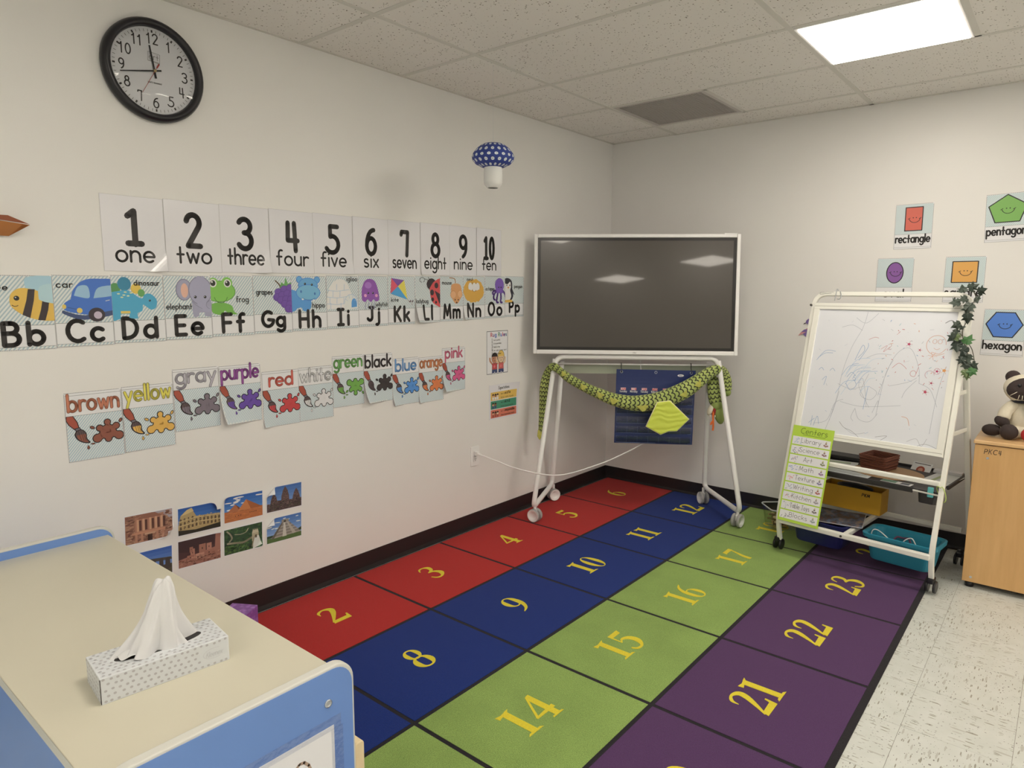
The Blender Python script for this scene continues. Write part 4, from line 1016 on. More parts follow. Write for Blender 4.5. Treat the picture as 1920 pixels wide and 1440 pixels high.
t = thing('mushroom_lantern', 'hanging blue paper mushroom lantern with white dots', 'paper lantern', Matrix.Translation((.478, -1.875, 1.93)))
def dots():
    n = N('blue_dotted_paper'); uv = n.coord('UV'); s = n.add('ShaderNodeSeparateXYZ'); n.lk(uv, s.inputs[0])
    V = n.math('MULTIPLY', s.outputs[1], 7.0); row = n.math('FLOOR', V); U = n.math('ADD', n.math('MULTIPLY', s.outputs[0], 18.0), n.math('MULTIPLY', row, .5))
    fu = n.math('SUBTRACT', n.math('FRACT', U), .5); fv = n.math('SUBTRACT', n.math('FRACT', V), .5)
    d = n.math('SQRT', n.math('ADD', n.math('MULTIPLY', fu, fu), n.math('MULTIPLY', n.math('MULTIPLY', fv, fv), .8)))
    dot = n.math('LESS_THAN', d, .25); mid = n.math('LESS_THAN', d, .06)
    n.base(n.mix(mid, n.mix(dot, pc(44, 60, 122), pc(206, 204, 214)), pc(120, 128, 160))); n.set(Roughness=.6); return n.m
LB = dots(); LW = M('white_lantern_paper', (214, 206, 192), .7)
cap = [(.026, .1), (.034, .094), (.06, .1), (.085, .113), (.1, .13), (.103, .145), (.096, .163), (.08, .183), (.06, .199), (.044, .206), (.03, .209)]
b = B(); b.lathe(cap, 36, sx=1, sy=1, cap0=False); b.build('cap', LB, t)
prof = []
for k in range(19):
    z = .1 - k * .1 / 18; r = .0415 + .003 * sin(pi * k / 18) - (.016 * ((k - 13) / 5) ** 2 if k > 13 else 0) + (.0016 if k % 2 else -.0005); prof.append((r, z))
b = B(); b.lathe(prof, 28, cap0=False, cap1=False); b.build('stem', LW, t)
B().cyl((0, 0, .205), (0, 0, H - 1.93), .0005, 6).build('hanging_thread', M('clear_thread', (200, 196, 188), .4), t)

ORG = M('orange_card', (172, 108, 56), .55); ORG2 = M('shaded_orange_card', (138, 70, 38), .55)  # second tone is the same orange paper, fold shading put into its colour
t = thing('folded_paper_ornament', 'folded orange paper ornament at the left edge of the picture', 'paper ornament', on_left(-3.78, 1.636, .002))
b = B(); b.add([(-.1, -.03, .0), (.04, -.032, .01), (.088, .004, .06), (.07, .006, .058), (-.1, .024, .05), (-.1, -.03, .002), (.05, -.03, .012)], [(0, 1, 2, 3, 4), (4, 3, 2, 1, 0)]); b.build('front_fold', ORG, t)
b = B(); b.add([(-.02, .02, .046), (.088, .006, .058), (.04, .034, .02), (.015, .034, .015)], [(0, 1, 2, 3), (3, 2, 1, 0)]); b.build('back_fold', ORG2, t)

t = thing('paper_bird', 'small purple and pink paper bird on the back wall beside the easel', 'wall decoration', on_back(1.432, 1.2, .001))
VIO = M('violet_card', (112, 88, 134), .6); PNK = M('pink_card', (190, 130, 124), .6)
B().prism(sm([(-.03, -.012), (-.012, .004), (.01, .01), (.05, .02), (.05, -.05), (.02, -.05), (.0, -.04)], 3), 0, .003).build('body', VIO, t)
B().prism(sm([(-.006, .046), (.0, .064), (.02, .074), (.045, .07), (.05, .036), (.02, .032)], 3), 0, .004).build('head', VIO, t)
B().prism([(-.046, -.034), (-.028, -.028), (.0, -.01), (-.03, -.012)], 0, .004).build('wing_tip', PNK, t)
B().prism([(-.02, .036), (-.006, .042), (-.004, .048), (-.014, .044)], 0, .004).build('beak', DARK, t)
B().prism(sm([(.01, .05), (.03, .056), (.045, .05), (.03, .044)], 3), .004, .005).build('eye_patch', DARK, t)
B().prism([(-.004, .004), (.028, .018), (.026, .026), (.0, .01)], .003, .005).build('wing_stripe', PNK, t)
# ------------------------------------------------------------------ display on its rolling stand
SM = frame((.598, -.644, .0082), (.8102, .5862, 0), (-.5862, .8102, 0))
WTUBE = M('white_powder_coat', (222, 216, 208), .35)
t = thing('rolling_stand', 'white tubular rolling stand carrying the big dark display in the corner', 'stand', SM)
r = .0155
for s in (-1, 1):
    pts = fillet([(s * .508, -.03, 1.0), (s * .63, -.245, .095), (s * .515, .235, .115), (s * .462, .02, .985)], .055, 8)
    B().tube(pts, r, 12).build('side_loop', WTUBE, t)
B().tube(fillet([(-.512, -.045, .9), (-.503, -.03, 1.016), (.503, -.03, 1.016), (.512, -.045, .9)], .07, 10), r, 12).build('top_bar', WTUBE, t)
B().cyl((-.49, .0, .969), (.49, .0, .969), .0055, 10).build('hanging_rail', WTUBE, t)
B().span((-.48, .03, .905), (.48, .036, .966)).build('cross_panel', M('grey_green_panel', (150, 150, 126), .35), t)
for s in (-1, 1): B().span((s * .35, .0, 1.0), (s * .31, .035, 1.25)).build('mount_arm', WTUBE, t)
RUB = M('grey_rubber', (150, 143, 134), .6)
for x, y, a in ((-.63, -.245, 1.05), (.63, -.245, -.72), (-.515, .235, -1.08), (.515, .235, .27)):
    y += .018 if y < 0 else -.012
    mt = Matrix.Translation((x * .985, y, 0)) @ Matrix.Rotation(a, 4, 'Z')
    c = B().cyl((0, 0, .07), (0, 0, .112), .009, 10).box((0, 0, .058), (.016, .03, .04)).build('caster', WTUBE, t, mt, bevel=.003)
    for s in (-1, 1):
        b = B(); mm = Matrix.Translation((s * .018, 0, .0415)) @ Matrix.Rotation(s * pi / 2, 4, 'Y')
        b.lathe([(.033, -.009), (.0415, -.008), (.0415, .006), (.038, .009)], 24, 0, mm, cap1=False); b.lathe([(.038, .009), (.026, .009), (.021, .0), (.013, -.003), (.001, -.003)], 24, 1, mm, cap0=False, cap1=False)
        b.build('caster_wheel', [RUB, WTUBE], c)

TVM = SM @ Matrix.Translation((-.015, -.055, 1.036)) @ Matrix.Rotation(radians(-4.2), 4, 'X')
t = thing('flat_panel_display', 'large dark flat panel display with a white frame on a rolling stand', 'display', TVM)
W, HH = 1.262, .744
BEZ = M('white_bezel', (224, 219, 210), .3); BORD = M('black_border', (30, 26, 24), .25)
n = N('dark_screen'); n.base((.062, .054, .047, 1)); n.set(Roughness=.24); n.b.inputs['Specular IOR Level'].default_value = .6
n.b.inputs['Coat Weight'].default_value = .42; n.b.inputs['Coat Roughness'].default_value = .035; SCREEN = n.m
def picframe(name, w, h, bw, y0, y1, m, par, bt=None, bevel=.004):
    b = B(); bt = bt or bw
    for s in (-1, 1): b.span((s * w / 2, y0, 0), (s * (w / 2 - bw), y1, h))
    b.span((-w / 2 + bw, y0, 0), (w / 2 - bw, y1, bt)); b.span((-w / 2 + bw, y0, h - bw), (w / 2 - bw, y1, h)); return b.build(name, m, par, bevel=bevel)
picframe('bezel', W, HH, .022, -.006, .03, BEZ, t, .026)
b = B()
for s in (-1, 1): b.span((s * (W / 2 - .022), -.001, .026), (s * (W / 2 - .041), .01, HH - .022))
b.span((-W / 2 + .04, -.001, .026), (W / 2 - .04, .01, .045)); b.span((-W / 2 + .04, -.001, HH - .04), (W / 2 - .04, .01, HH - .022)); b.build('screen_border', BORD, t)
B().span((-W / 2 + .04, .001, .044), (W / 2 - .04, .012, HH - .039)).build('screen', SCREEN, t)
B().span((-W / 2 + .01, .03, .01), (W / 2 - .01, .05, HH - .01)).span((-.45, .05, .1), (.45, .085, .55)).build('back_cover', BEZ, t, bevel=.006)
p = Pr(); p.text('vibe', 0, -.004, .008, .0014, '8a8078'); p.build('logo', t, local=Matrix.Translation((0, -.0062, .013)) @ Matrix.Rotation(pi / 2, 4, 'X'), z0=.0003)
B().span((W / 2 - .1, -.004, HH), (W / 2 - .02, .02, HH + .005)).build('sensor_strip', BEZ, t, bevel=.001)

# ------------------------------------------------------------------ calendar pocket chart, hooks
NAVY = M('navy_nylon', (36, 46, 86), .42, nscale=40, nstr=.15)
n = N('clear_vinyl'); n.t.nodes.remove(n.b); tr = n.add('ShaderNodeBsdfTransparent'); gl = n.add('ShaderNodeBsdfGlossy'); gl.inputs['Roughness'].default_value = .12
bp = n.add('ShaderNodeBump'); bp.inputs['Strength'].default_value = .5; bp.inputs['Distance'].default_value = .01; v = n.coord('Object'); n.lk(n.noise(v, 26, 3), bp.inputs['Height']); n.lk(bp.outputs[0], gl.inputs['Normal'])
fr = n.add('ShaderNodeFresnel'); fr.inputs[0].default_value = 1.5; n.lk(bp.outputs[0], fr.inputs['Normal']); fac = n.math('ADD', fr.outputs[0], .03); ms = n.add('ShaderNodeMixShader'); n.lk(fac, ms.inputs[0]); n.lk(tr.outputs[0], ms.inputs[1]); n.lk(gl.outputs[0], ms.inputs[2]); n.lk(ms.outputs[0], n.n['Material Output'].inputs[0]); VINYL = n.m
CM = SM @ Matrix.Translation((.126, -.014, .70)) @ Matrix.Rotation(radians(.5), 4, 'Y') @ Matrix.Rotation(pi / 2, 4, 'X')
def wob(co): return Vector((co[0], co[1], co[2] + .004 * sin(co[0] * 14) * (0.3 + (.24 - co[1])) + .003 * sin(co[1] * 30)))
cal = sheet('calendar_chart', .494, .476, NAVY, CM, wob, th=.002, nx=20, ny=20); tag(cal, 'navy blue pocket calendar chart hanging from the rail under the display', 'calendar')
days = ['Sunday', 'Monday', 'Tuesday', 'Wednesday', 'Thursday', 'Friday', 'Saturday']
for i, d in enumerate(days):
    x = -.2 + i * .066; p = Pr(); p.rect(x - .0165, .105, x + .0165, .121, 'd9a8a4'); p.text(d[:3].upper(), x, .1065, .012, .0028, 'c84a4a', maxw=.03); p.text(d, x, .092, .012, .0022, 'd8dae4', maxw=.045); p.build('day_label', cal, deform=wob, z0=.0026)
p = Pr(); p.ell(.155, .205, .02, .008, 'd8dae4'); p.text('key', .155, .2015, .008, .0016, '3c4a86'); p.build('logo', cal, deform=wob, z0=.0026)
for k in range(5):
    y0 = .08 - (k + 1) * .0625
    b = B(); n_ = 14; vs = []
    for i in range(n_ + 1):
        x = -.238 + .476 * i / n_; bow = .004 + .004 * abs(sin(i * 1.7 + k)); vs += [(x, y0, .003), (x, y0 + .02, .003 + bow), (x, y0 + .044, .003 + bow * .7)]
    b.add(vs, [(i * 3 + j, i * 3 + 3 + j, i * 3 + 4 + j, i * 3 + 1 + j) for i in range(n_) for j in (0, 1)], smooth=True)
    o = b.build('clear_pocket', VINYL, cal)
    for v in o.data.vertices: v.co = wob(v.co)
    p = Pr()
    for i in range(8): x = -.236 + i * .0674; p.line([(x, y0 + .002), (x, y0 + .044)], .0012, '56649a')
    p.line([(-.236, y0), (.236, y0)], .0014, '7a86b0'); p.build('stitching', cal, deform=wob, z0=.0026)
STEEL = MATS['steel']
for x in (-.215, 0, .22):
    b = B(); b.tube([(x + .0075 * cos(a), .222 + .0075 * sin(a), .003 + .0) for a in (2 * pi * k / 14 for k in range(14))], .002, 6, closed=True); b.build('grommet', STEEL, cal)
for i, x in enumerate((-.089, .346)):
    t = thing('hanging_hook', ('left', 'right')[i] + ' black hook holding the navy calendar chart on the white rail', 'hook', SM @ Matrix.Translation((x, -.004, .969)), 'calendar hooks')
    B().tube(bez([(0, .008, -.002), (0, .006, .008), (0, -.004, .01), (0, -.006, 0), (0, -.008, -.02), (.003, -.012, -.036), (.002, -.02, -.044), (0, -.024, -.036)]), .0026, 8).build('hook_wire', BLACKP, t)

# ------------------------------------------------------------------ plush snake
n = N('green_scale_plush'); uv = n.coord('UV'); s = n.add('ShaderNodeSeparateXYZ'); n.lk(uv, s.inputs[0])
U = n.math('MULTIPLY', s.outputs[0], 36.0); V = n.math('MULTIPLY', s.outputs[1], 10.0)
fu = n.math('FRACT', U); fv = n.math('SUBTRACT', n.math('FRACT', V), .5)
d = n.math('SQRT', n.math('ADD', n.math('MULTIPLY', fu, fu), n.math('MULTIPLY', n.math('MULTIPLY', fv, fv), 1.6)))
ring = n.math('LESS_THAN', n.math('ABSOLUTE', n.math('SUBTRACT', d, .62)), .13)
v = n.coord('Object'); base = n.ramp(n.noise(v, 9, 3), [(.35, pc(140, 148, 76)), (.65, pc(168, 172, 94))])
n.base(n.mix(ring, base, pc(44, 46, 30))); n.set(Roughness=.8); n.b.inputs['Sheen Weight'].default_value = .2; n.bump(n.noise(v, 300, 2), .3); SNAKE = n.m
GRN = M('plain_green_plush', (134, 144, 76), .85, nscale=300, nstr=.4, vary=.1); YFIN = M('yellow_fin_fabric', (170, 163, 74), .7, nscale=120, nstr=.5, vary=.2, vscale=60)
MOUTH = M('red_mouth_fabric', (142, 40, 34), .8); TONG = M('orange_tongue_felt', (206, 98, 42), .8); CREAM = M('cream_plush', (214, 200, 170), .9, nscale=200, nstr=.5)
t = thing('plush_snake', 'long green scaly plush snake draped over the white stand below the display', 'plush toy', SM)
path = [(-.6, -.02, .5, .006), (-.592, -.02, .54, .016), (-.584, -.02, .62, .022), (-.578, -.02, .72, .026), (-.572, -.02, .82, .03), (-.552, -.02, .9, .03), (-.52, -.05, .952, .027), (-.483, -.07, .936, .022), (-.419, -.08, .886, .026), (-.308, -.085, .826, .029), (-.207, -.09, .783, .034), (-.134, -.09, .756, .038), (-.04, -.095, .738, .044), (.045, -.095, .738, .049),
        (.14, -.095, .754, .052), (.237, -.09, .792, .052), (.317, -.085, .834, .049), (.4, -.075, .893, .04), (.45, -.065, .93, .034), (.5, -.045, .945, .032), (.545, .015, .925, .034), (.572, .03, .87, .036), (.578, .03, .81, .034)]
q = bez([p_ for p_ in path], 5)
B().tube([a[:3] for a in q], [a[3] for a in q], 20, flat=(.75, 1.05), upv=(0, -1, 0)).build('body', SNAKE, t)
neck = bez([(.545, .035, .93, .03), (.5, .02, .92, .034), (.492, -.0, .86, .038), (.497, -.01, .8, .042), (.508, -.015, .745, .042), (.515, -.015, .715, .03)], 5)
B().tube([a[:3] for a in neck], [a[3] for a in neck], 18, flat=(.75, 1), upv=(0, -1, 0)).build('neck', SNAKE, t)
ry = lambda a: Matrix.Rotation(radians(a), 3, 'Y')
hd = B().sphere((.528, -.02, .668), (.032, .028, .072), 0, 18, ry(-14)).sphere((.512, -.02, .72), (.038, .034, .036)).build('upper_jaw', GRN, t)
B().sphere((.478, -.02, .692), (.018, .024, .042), 0, 16, ry(22)).build('lower_jaw', CREAM, t)
B().sphere((.494, -.026, .684), (.014, .022, .036), 0, 14, ry(4)).build('mouth_lining', MOUTH, t)
B().tube(bez([(.492, -.04, .69), (.486, -.05, .655), (.488, -.052, .62), (.49, -.05, .585), (.488, -.05, .562)]), [.006] * 17, 8, flat=(.4, 1), upv=(0, -1, 0)).tube(bez([(.489, -.052, .628), (.478, -.052, .612), (.474, -.052, .598)]), .006, 8, flat=(.4, 1), upv=(0, -1, 0)).build('tongue', TONG, t)
b = B()
for x in (.47, .5): b.sphere((x, -.042, .652), (.004, .004, .008))
b.build('tooth', CREAM, t)
B().sphere((.585, .03, .795), (.026, .026, .026)).build('cheek_bump', GRN, t)
for x, z, a, k, yy in ((-.455, .912, -40, .45, -.094), (-.33, .834, -30, .55, -.105), (-.225, .786, -26, .6, -.113), (-.14, .752, -18, .7, -.118), (.04, .716, 4, .85, -.128), (.29, .80, 34, .6, -.125), (.375, .862, 38, .6, -.112)):
    m4 = Matrix.Translation((x, yy, z)) @ Matrix.Rotation(radians(-a), 4, 'Y') @ Matrix.Rotation(pi / 2, 4, 'X')
    B().prism([(-.05 * k, .012), (.045 * k, .016), (.012 * k, -.03 * k), (-.008 * k, -.032 * k)], -.004, .004, 0, m4).build('fin', YFIN, t, bevel=.003)
B().prism([(-.612, .54), (-.58, .556), (-.566, .535), (-.585, .50), (-.6, .474), (-.616, .5)], .012, .03, 0, Matrix.Rotation(pi / 2, 4, 'X')).build('tail_fin', YFIN, t, bevel=.004)
LIME = N('quilted_lime_satin'); v = LIME.coord('Object', (1, 1, 1)); wv = LIME.add('ShaderNodeTexWave'); wv.wave_type = 'BANDS'; wv.bands_direction = 'Z'; wv.inputs['Scale'].default_value = 9; wv.inputs['Distortion'].default_value = 7; wv.inputs['Detail'].default_value = 2; LIME.lk(v, wv.inputs[0]); LIME.base(pc(194, 198, 72)); LIME.set(Roughness=.35); LIME.bump(wv.outputs['Fac'], .35, .006); LIME = LIME.m
wp = [(.122, .754), (.196, .764), (.315, .652), (.244, .578), (.195, .577), (.148, .555), (.058, .603)]
MX = Matrix.Rotation(pi / 2, 4, 'X')
wing = B().prism(wp, .152, .166, 0, MX).build('wing', LIME, t, bevel=.005, seg=3)
b = B(); b.tube([(x, -.159, z) for x, z in wp], .0042, 6, closed=True); b.build('wing_piping', M('pale_lime_cord', (222, 222, 150), .6), wing)

# ------------------------------------------------------------------ display's power cord
CORD = M('white_cord', (226, 221, 214), .4)
t = thing('power_cord', 'white power cord running from the wall outlet to the display stand', 'cord', Matrix.Translation((.03, -1.498, .467)))
pts = [(.018, -1.498, .467), (.05, -1.505, .464), (.09, -1.482, .45), (.134, -1.427, .419), (.182, -1.359, .381), (.278, -1.225, .33), (.34, -1.1, .306), (.374, -.975, .305), (.42, -.847, .323), (.486, -.762, .356), (.553, -.677, .4), (.625, -.6, .452), (.655, -.57, .49), (.64, -.575, .6), (.62, -.59, .85), (.6, -.6, 1.05)]
o = B().tube([tuple(Vector(p_) - Vector((.03, -1.498, .467))) for p_ in bez(pts, 6)], .0042, 8).build('cord', CORD, t)
B().box((-.008, 0, 0), (.026, .022, .026)).cyl((.004, 0, 0), (.03, -.006, -.002), .007, 10, r1=.005).build('plug', CORD, t, bevel=.004)
# ------------------------------------------------------------------ easel
EA, ET = -.123, .245
EM = T(1.546, -.76, .0075, EA)
CREAMT = M('cream_powder_coat', (216, 208, 188), .35)
def ep(s, h, d=0.0): return Vector((s, h * sin(ET) - d * cos(ET), h * cos(ET) + d * sin(ET)))
ESL = Matrix(((1, 0, 0, 0), (0, sin(ET), -cos(ET), 0), (0, cos(ET), sin(ET), 0), (0, 0, 0, 1)))   # (s, h, d) -> easel frame
t = thing('whiteboard_easel', 'cream metal rolling easel with a scribbled whiteboard and lower shelves', 'easel', EM); easel = t
EW = .747
def flatbar(pts, name, r=.019, fl=(.75, 1), par=t, m=CREAMT): return B().tube(pts, r, 4, flat=fl).build(name, m, par, bevel=.003)
def sq(a, b, name, w=.024, h=.03, m=CREAMT, par=t, upv=(0, 0, 1)):
    a, b = Vector(a), Vector(b); z = (b - a).normalized(); y = Vector(upv) - z * Vector(upv).dot(z); y.normalize(); x = y.cross(z)
    mt = Matrix(((x.x, y.x, z.x, a.x), (x.y, y.y, z.y, a.y), (x.z, y.z, z.z, a.z), (0, 0, 0, 1)))
    return B().span((-w / 2, -h / 2, 0), (w / 2, h / 2, (b - a).length)).build(name, m, par, mt, bevel=.004)
top = fillet([ep(0, 1.2), ep(0, 1.462), ep(EW, 1.462), ep(EW, 1.2)], .07, 8)
n_ = ep(0, 0, 1)
B().tube(top, .0205, 4, flat=(.7, .78), upv=n_).build('top_rail', CREAMT, t, bevel=.003)
for s in (0, 1):
    x = s * EW
    leg = fillet([ep(x, 1.25), ep(x, .2), Vector((x, .088, .062))], .1, 8)
    B().tube(leg, .0205, 4, flat=(.7, .78), upv=n_).build('front_leg', CREAMT, t, bevel=.003)
sq(ep(.004, .191), ep(EW - .004, .191), 'bottom_bar', .03, .026); sq(ep(.01, .542), ep(EW - .01, .542), 'tray_bar', .028, .022)
# board
BL, BR_, BB, BT = .014, EW - .014, .685, 1.384
def slp(a, b, name, m, par): return B().span(a, b).build(name, m, par, ESL, bevel=.0015)
board = B().span((BL + .016, BB, .006), (BR_ - .016, BT, .017)).build('whiteboard', M('whiteboard_enamel', (206, 200, 194), .22), t, ESL)
for a, b in (((BL, BB - .017, .002), (BR_, BB + .018, .024)), ((BL, BT - .012, .002), (BR_, BT + .022, .024)), ((BL, BB + .018, .002), (BL + .03, BT - .012, .024)), ((BR_ - .03, BB + .018, .002), (BR_, BT - .012, .024))):
    slp(a, b, 'board_frame', CREAMT, board).matrix_local = Matrix.Identity(4)
for a, b in (((BL + .003, BT + .004, .024), (BR_ - .003, BT + .006, .0245)), ((BL + .003, BB - .002, .024), (BR_ - .003, BB, .0245))): B().span(a, b).build('frame_groove_shade', M('groove_shadow_line', (150, 142, 124), .6), board)  # flat strips coloured like the shade of a groove; none is cut
B().cyl((-.008, BT + .01, .015), (-.008, BT + .01, .024), .006, 10).build('bolt_head', M('dark_bolt', (80, 74, 66), .4, .6), board)
# marker scribbles
rd = random.Random(11); p = Pr()
X0, X1, Y0, Y1 = BL + .032, BR_ - .032, BB + .02, BT - .014; SW, SH = X1 - X0, Y1 - Y0
def S(x, y): return (X0 + x * SW, Y0 + y * SH)
def sc(pts, c, w=.0016, n=6): p.line([S(*q_) for q_ in bez(pts, n)], w, c)
GY, BLU, RD, ORA, TE = '98989c', '7c96b0', 'b4565c', 'c98460', '7fa8a8'
for q_ in ([(.38, .99), (.36, .86), (.3, .7), (.26, .5), (.25, .3), (.22, .1)], [(.3, .94), (.38, .9), (.46, .98)], [(.36, .84), (.28, .88), (.2, .86)], [(.2, .02), (.24, .2), (.26, .34)], [(.55, .34), (.62, .64), (.72, .72), (.8, .58), (.82, .46)], [(.56, .2), (.58, .5), (.62, .62)], [(.8, .48), (.74, .4), (.72, .34)], [(.82, .46), (.9, .42), (.96, .3)], [(.28, .26), (.45, .24), (.72, .28)], [(.46, .5), (.42, .34), (.5, .3), (.54, .36), (.48, .4)], [(.48, .24), (.46, .34), (.42, .46), (.4, .4), (.46, .3), (.5, .24)],
           [(.4, .22), (.44, .14), (.52, .13), (.57, .2)], [(.4, .22), (.38, .15), (.4, .12)], [(.56, .18), (.56, .3), (.53, .2)], [(.24, .4), (.34, .37), (.44, .4)], [(.42, .62), (.5, .66), (.6, .66)], [(.98, .6), (.95, .4), (.94, .1)], [(.62, .42), (.74, .46), (.8, .5)], [(.34, .06), (.42, .02), (.5, .04)], [(.1, .06), (.2, .1), (.24, .24), (.3, .28)]): sc(q_, GY, .0015)
for k in range(16):
    cx, cy = rd.uniform(.3, .48), rd.uniform(.36, .56); r1 = rd.uniform(.03, .09)
    sc([(cx - r1, cy - r1 * .8), (cx - r1 * .2, cy + r1 * .6), (cx + r1, cy + r1 * .9)], rd.choice(['a8b6c2', '98a9ba', 'b4bec6']), .0022)
for q_ in ([(.04, .58), (.1, .66), (.18, .66)], [(.05, .6), (.1, .64), (.16, .645)], [(.07, .5), (.09, .52), (.11, .5)], [(.16, .5), (.18, .52), (.2, .5)], [(.11, .42), (.14, .45), (.13, .38)], [(.3, .46), (.33, .5), (.36, .48)], [(.3, .41), (.34, .36), (.38, .4), (.36, .44)], [(.34, .6), (.38, .72), (.4, .68), (.36, .62)], [(.37, .6), (.42, .7), (.42, .74)], [(.46, .22), (.47, .4)], [(.06, .06), (.1, .1)], [(.08, .04), (.08, .12)], [(.1, .04), (.12, .12), (.14, .06)], [(.03, .02), (.2, .01)]): sc(q_, BLU, .002)
p.text('S', S(.36, 0)[0], S(0, .44)[1], .025, .0016, BLU); 
for k in range(60):
    x, y = rd.uniform(.5, .97), rd.uniform(.4, .95)
    sc([(x, y), (x + rd.uniform(-.015, .015), y + rd.uniform(-.015, .015))], rd.choice([RD, RD, TE, BLU, ORA, GY]), rd.uniform(.0014, .003), 1)
for k in range(30):
    x, y = rd.uniform(.03, .95), rd.uniform(.02, .95); sc([(x, y), (x + rd.uniform(-.03, .03), y + rd.uniform(-.02, .02))], rd.choice([GY, 'b0aeb0', BLU]), .0012, 1)
cx, cy = .9, .76
sc([(cx + (.056 + .003 * k) * cos(k * .6), cy + (.058 + .003 * k) * sin(k * .6)) for k in range(10)], ORA, .0018)
for dx in (-.02, .015): sc([(cx + dx + .014 * cos(a), cy + .02 + .016 * sin(a)) for a in (k * .8 for k in range(9))], ORA, .0014)
sc([(cx - .02, cy - .03), (cx, cy - .04), (cx + .02, cy - .03)], ORA, .0014); sc([(cx - .03, cy - .06), (cx + .02, cy - .07), (cx + .06, cy - .03)], ORA)
for a in range(6): sc([(cx - .02, cy - .09), (cx - .02 + .03 * cos(a), cy - .09 + .03 * sin(a))], ORA, .0014, 1)
sc([(.77 + .02 * cos(a), .53 + .022 * sin(a)) for a in (k * .8 for k in range(8))] + [(.8, .58)], RD); sc([(.88 + .03 * cos(a), .53 + .03 * sin(a)) for a in (k * .6 for k in range(8))], 'b06a7a')
for x, y, c, r1 in ((.71, .75, 'b03858', .012), (.79, .71, 'b04858', .008), (.925, .56, 'b0305a', .01), (.97, .57, 'd08a44', .014), (.87, .4, 'b03a50', .012), (.9, .47, 'a8405a', .009)):
    p.ell(*S(x, y), r1 * .55, r1 * .5, c, n=9)
    for a in range(5): sc([(x, y), (x + r1 * 2 * cos(a * 1.3), y + r1 * 2 * sin(a * 1.3))], c, .0012, 1)
sc([(.925 + .02 * cos(a), .56 + .022 * sin(a)) for a in (k * .7 for k in range(10))], 'b0305a', .0012); sc([(.74, .2), (.78, .19), (.8, .14)], ORA, .002); sc([(.42, .77), (.46, .79), (.49, .785)], RD); p.text('2', S(.58, 0)[0], S(0, .7)[1], .03, .0014, 'a86a68')
sc([(.52, .7), (.56, .73), (.54, .68), (.58, .72)], RD, .0014); sc([(.62, .56), (.66, .6), (.7, .58), (.72, .56)], RD, .0016); sc([(.58, .02), (.66, .04), (.62, .0)], '6a6668', .0014); sc([(.3, .1), (.34, .06), (.4, .04), (.46, .0)], '6a6668', .0014); sc([(.8, .02), (.86, .05), (.9, .0), (.93, .06)], '8a8688', .0012); sc([(.85, -.02), (.92, .02), (1.0, .0)], '6a6668', .0012); sc([(.93, .92), (.96, .94), (.98, .935)], '6a6a6c', .003)
p.build('marker_drawing', board, z0=.0172, dz=1e-6)
# rear frame, shelves
RL = [Vector((s * EW, .44 + .0, 1.22)) for s in (0, 1)]
for s in (0, 1):
    x = s * EW
    a = ep(x, 1.2) + Vector((0, .02, 0)); b_ = Vector((x + (.04 if s else -.0), .59, .075)); sq(a, b_, 'rear_leg', .026, .022, upv=(0, 1, 0))
    for h in (.78, .98):
        pa = ep(x, h) + Vector((0, .012, 0)); f = (a.z - pa.z) / (a.z - b_.z); pb = a.lerp(b_, f); sq(pa, pb, 'side_brace', .006, .022)
sq((0, .57, .19), (EW, .58, .19), 'rear_bottom_bar', .024, .024); sq((0, .625, .455), (EW + .02, .625, .455), 'rear_tray_bar', .012, .012)
c0 = ep(EW * .47, .191); sq((c0.x, c0.y, c0.z), (c0.x, .58, .19), 'middle_bar', .024, .024)
B().cyl((c0.x - .01, c0.y - .014, c0.z), (c0.x - .01, c0.y - .019, c0.z), .006, 10).build('bolt_head', MATS['dark_bolt'], t)
BLKT = M('black_tray_plastic', (46, 42, 40), .45)
b = B(); b.span((.03, .165, .468), (.725, .61, .474)); b.span((.03, .155, .452), (.615, .165, .478)); b.span((.03, .61, .466), (.725, .618, .486)); b.span((.022, .155, .466), (.03, .618, .48)); b.span((.725, .3, .462), (.735, .618, .482)); b.build('tray', BLKT, t, bevel=.002)
sq((.6, .163, .465), (.74, .15, .463), 'tray_pin', .01, .008)
b = B(); b.tub([(.04, .028, .02, .405), (.045, .032, .02, .466), (.042, .029, .018, .466), (.037, .025, .018, .41)], c=(.675, .205)); b.build('marker_cup', BLKT, t)
for s, y, sx in ((0, .096, -.012), (1, .09, .0), (0, .59, 0), (1, .575, 0)):
    x = s * EW + sx
    c = B().box((x, y, .062), (.03, .05, .028)).cyl((x, y, .07), (x, y, .085), .012, 10).build('caster', BLACKP, t, bevel=.006)
    for q_ in (-1, 1):
        b = B(); b.lathe([(.024, -.006), (.03, -.005), (.03, .005), (.024, .007), (.012, .005)], 20, 0, Matrix.Translation((x + q_ * .016, y + .006, .03)) @ Matrix.Rotation(q_ * pi / 2, 4, 'Y')); b.build('caster_wheel', BLACKP, c)

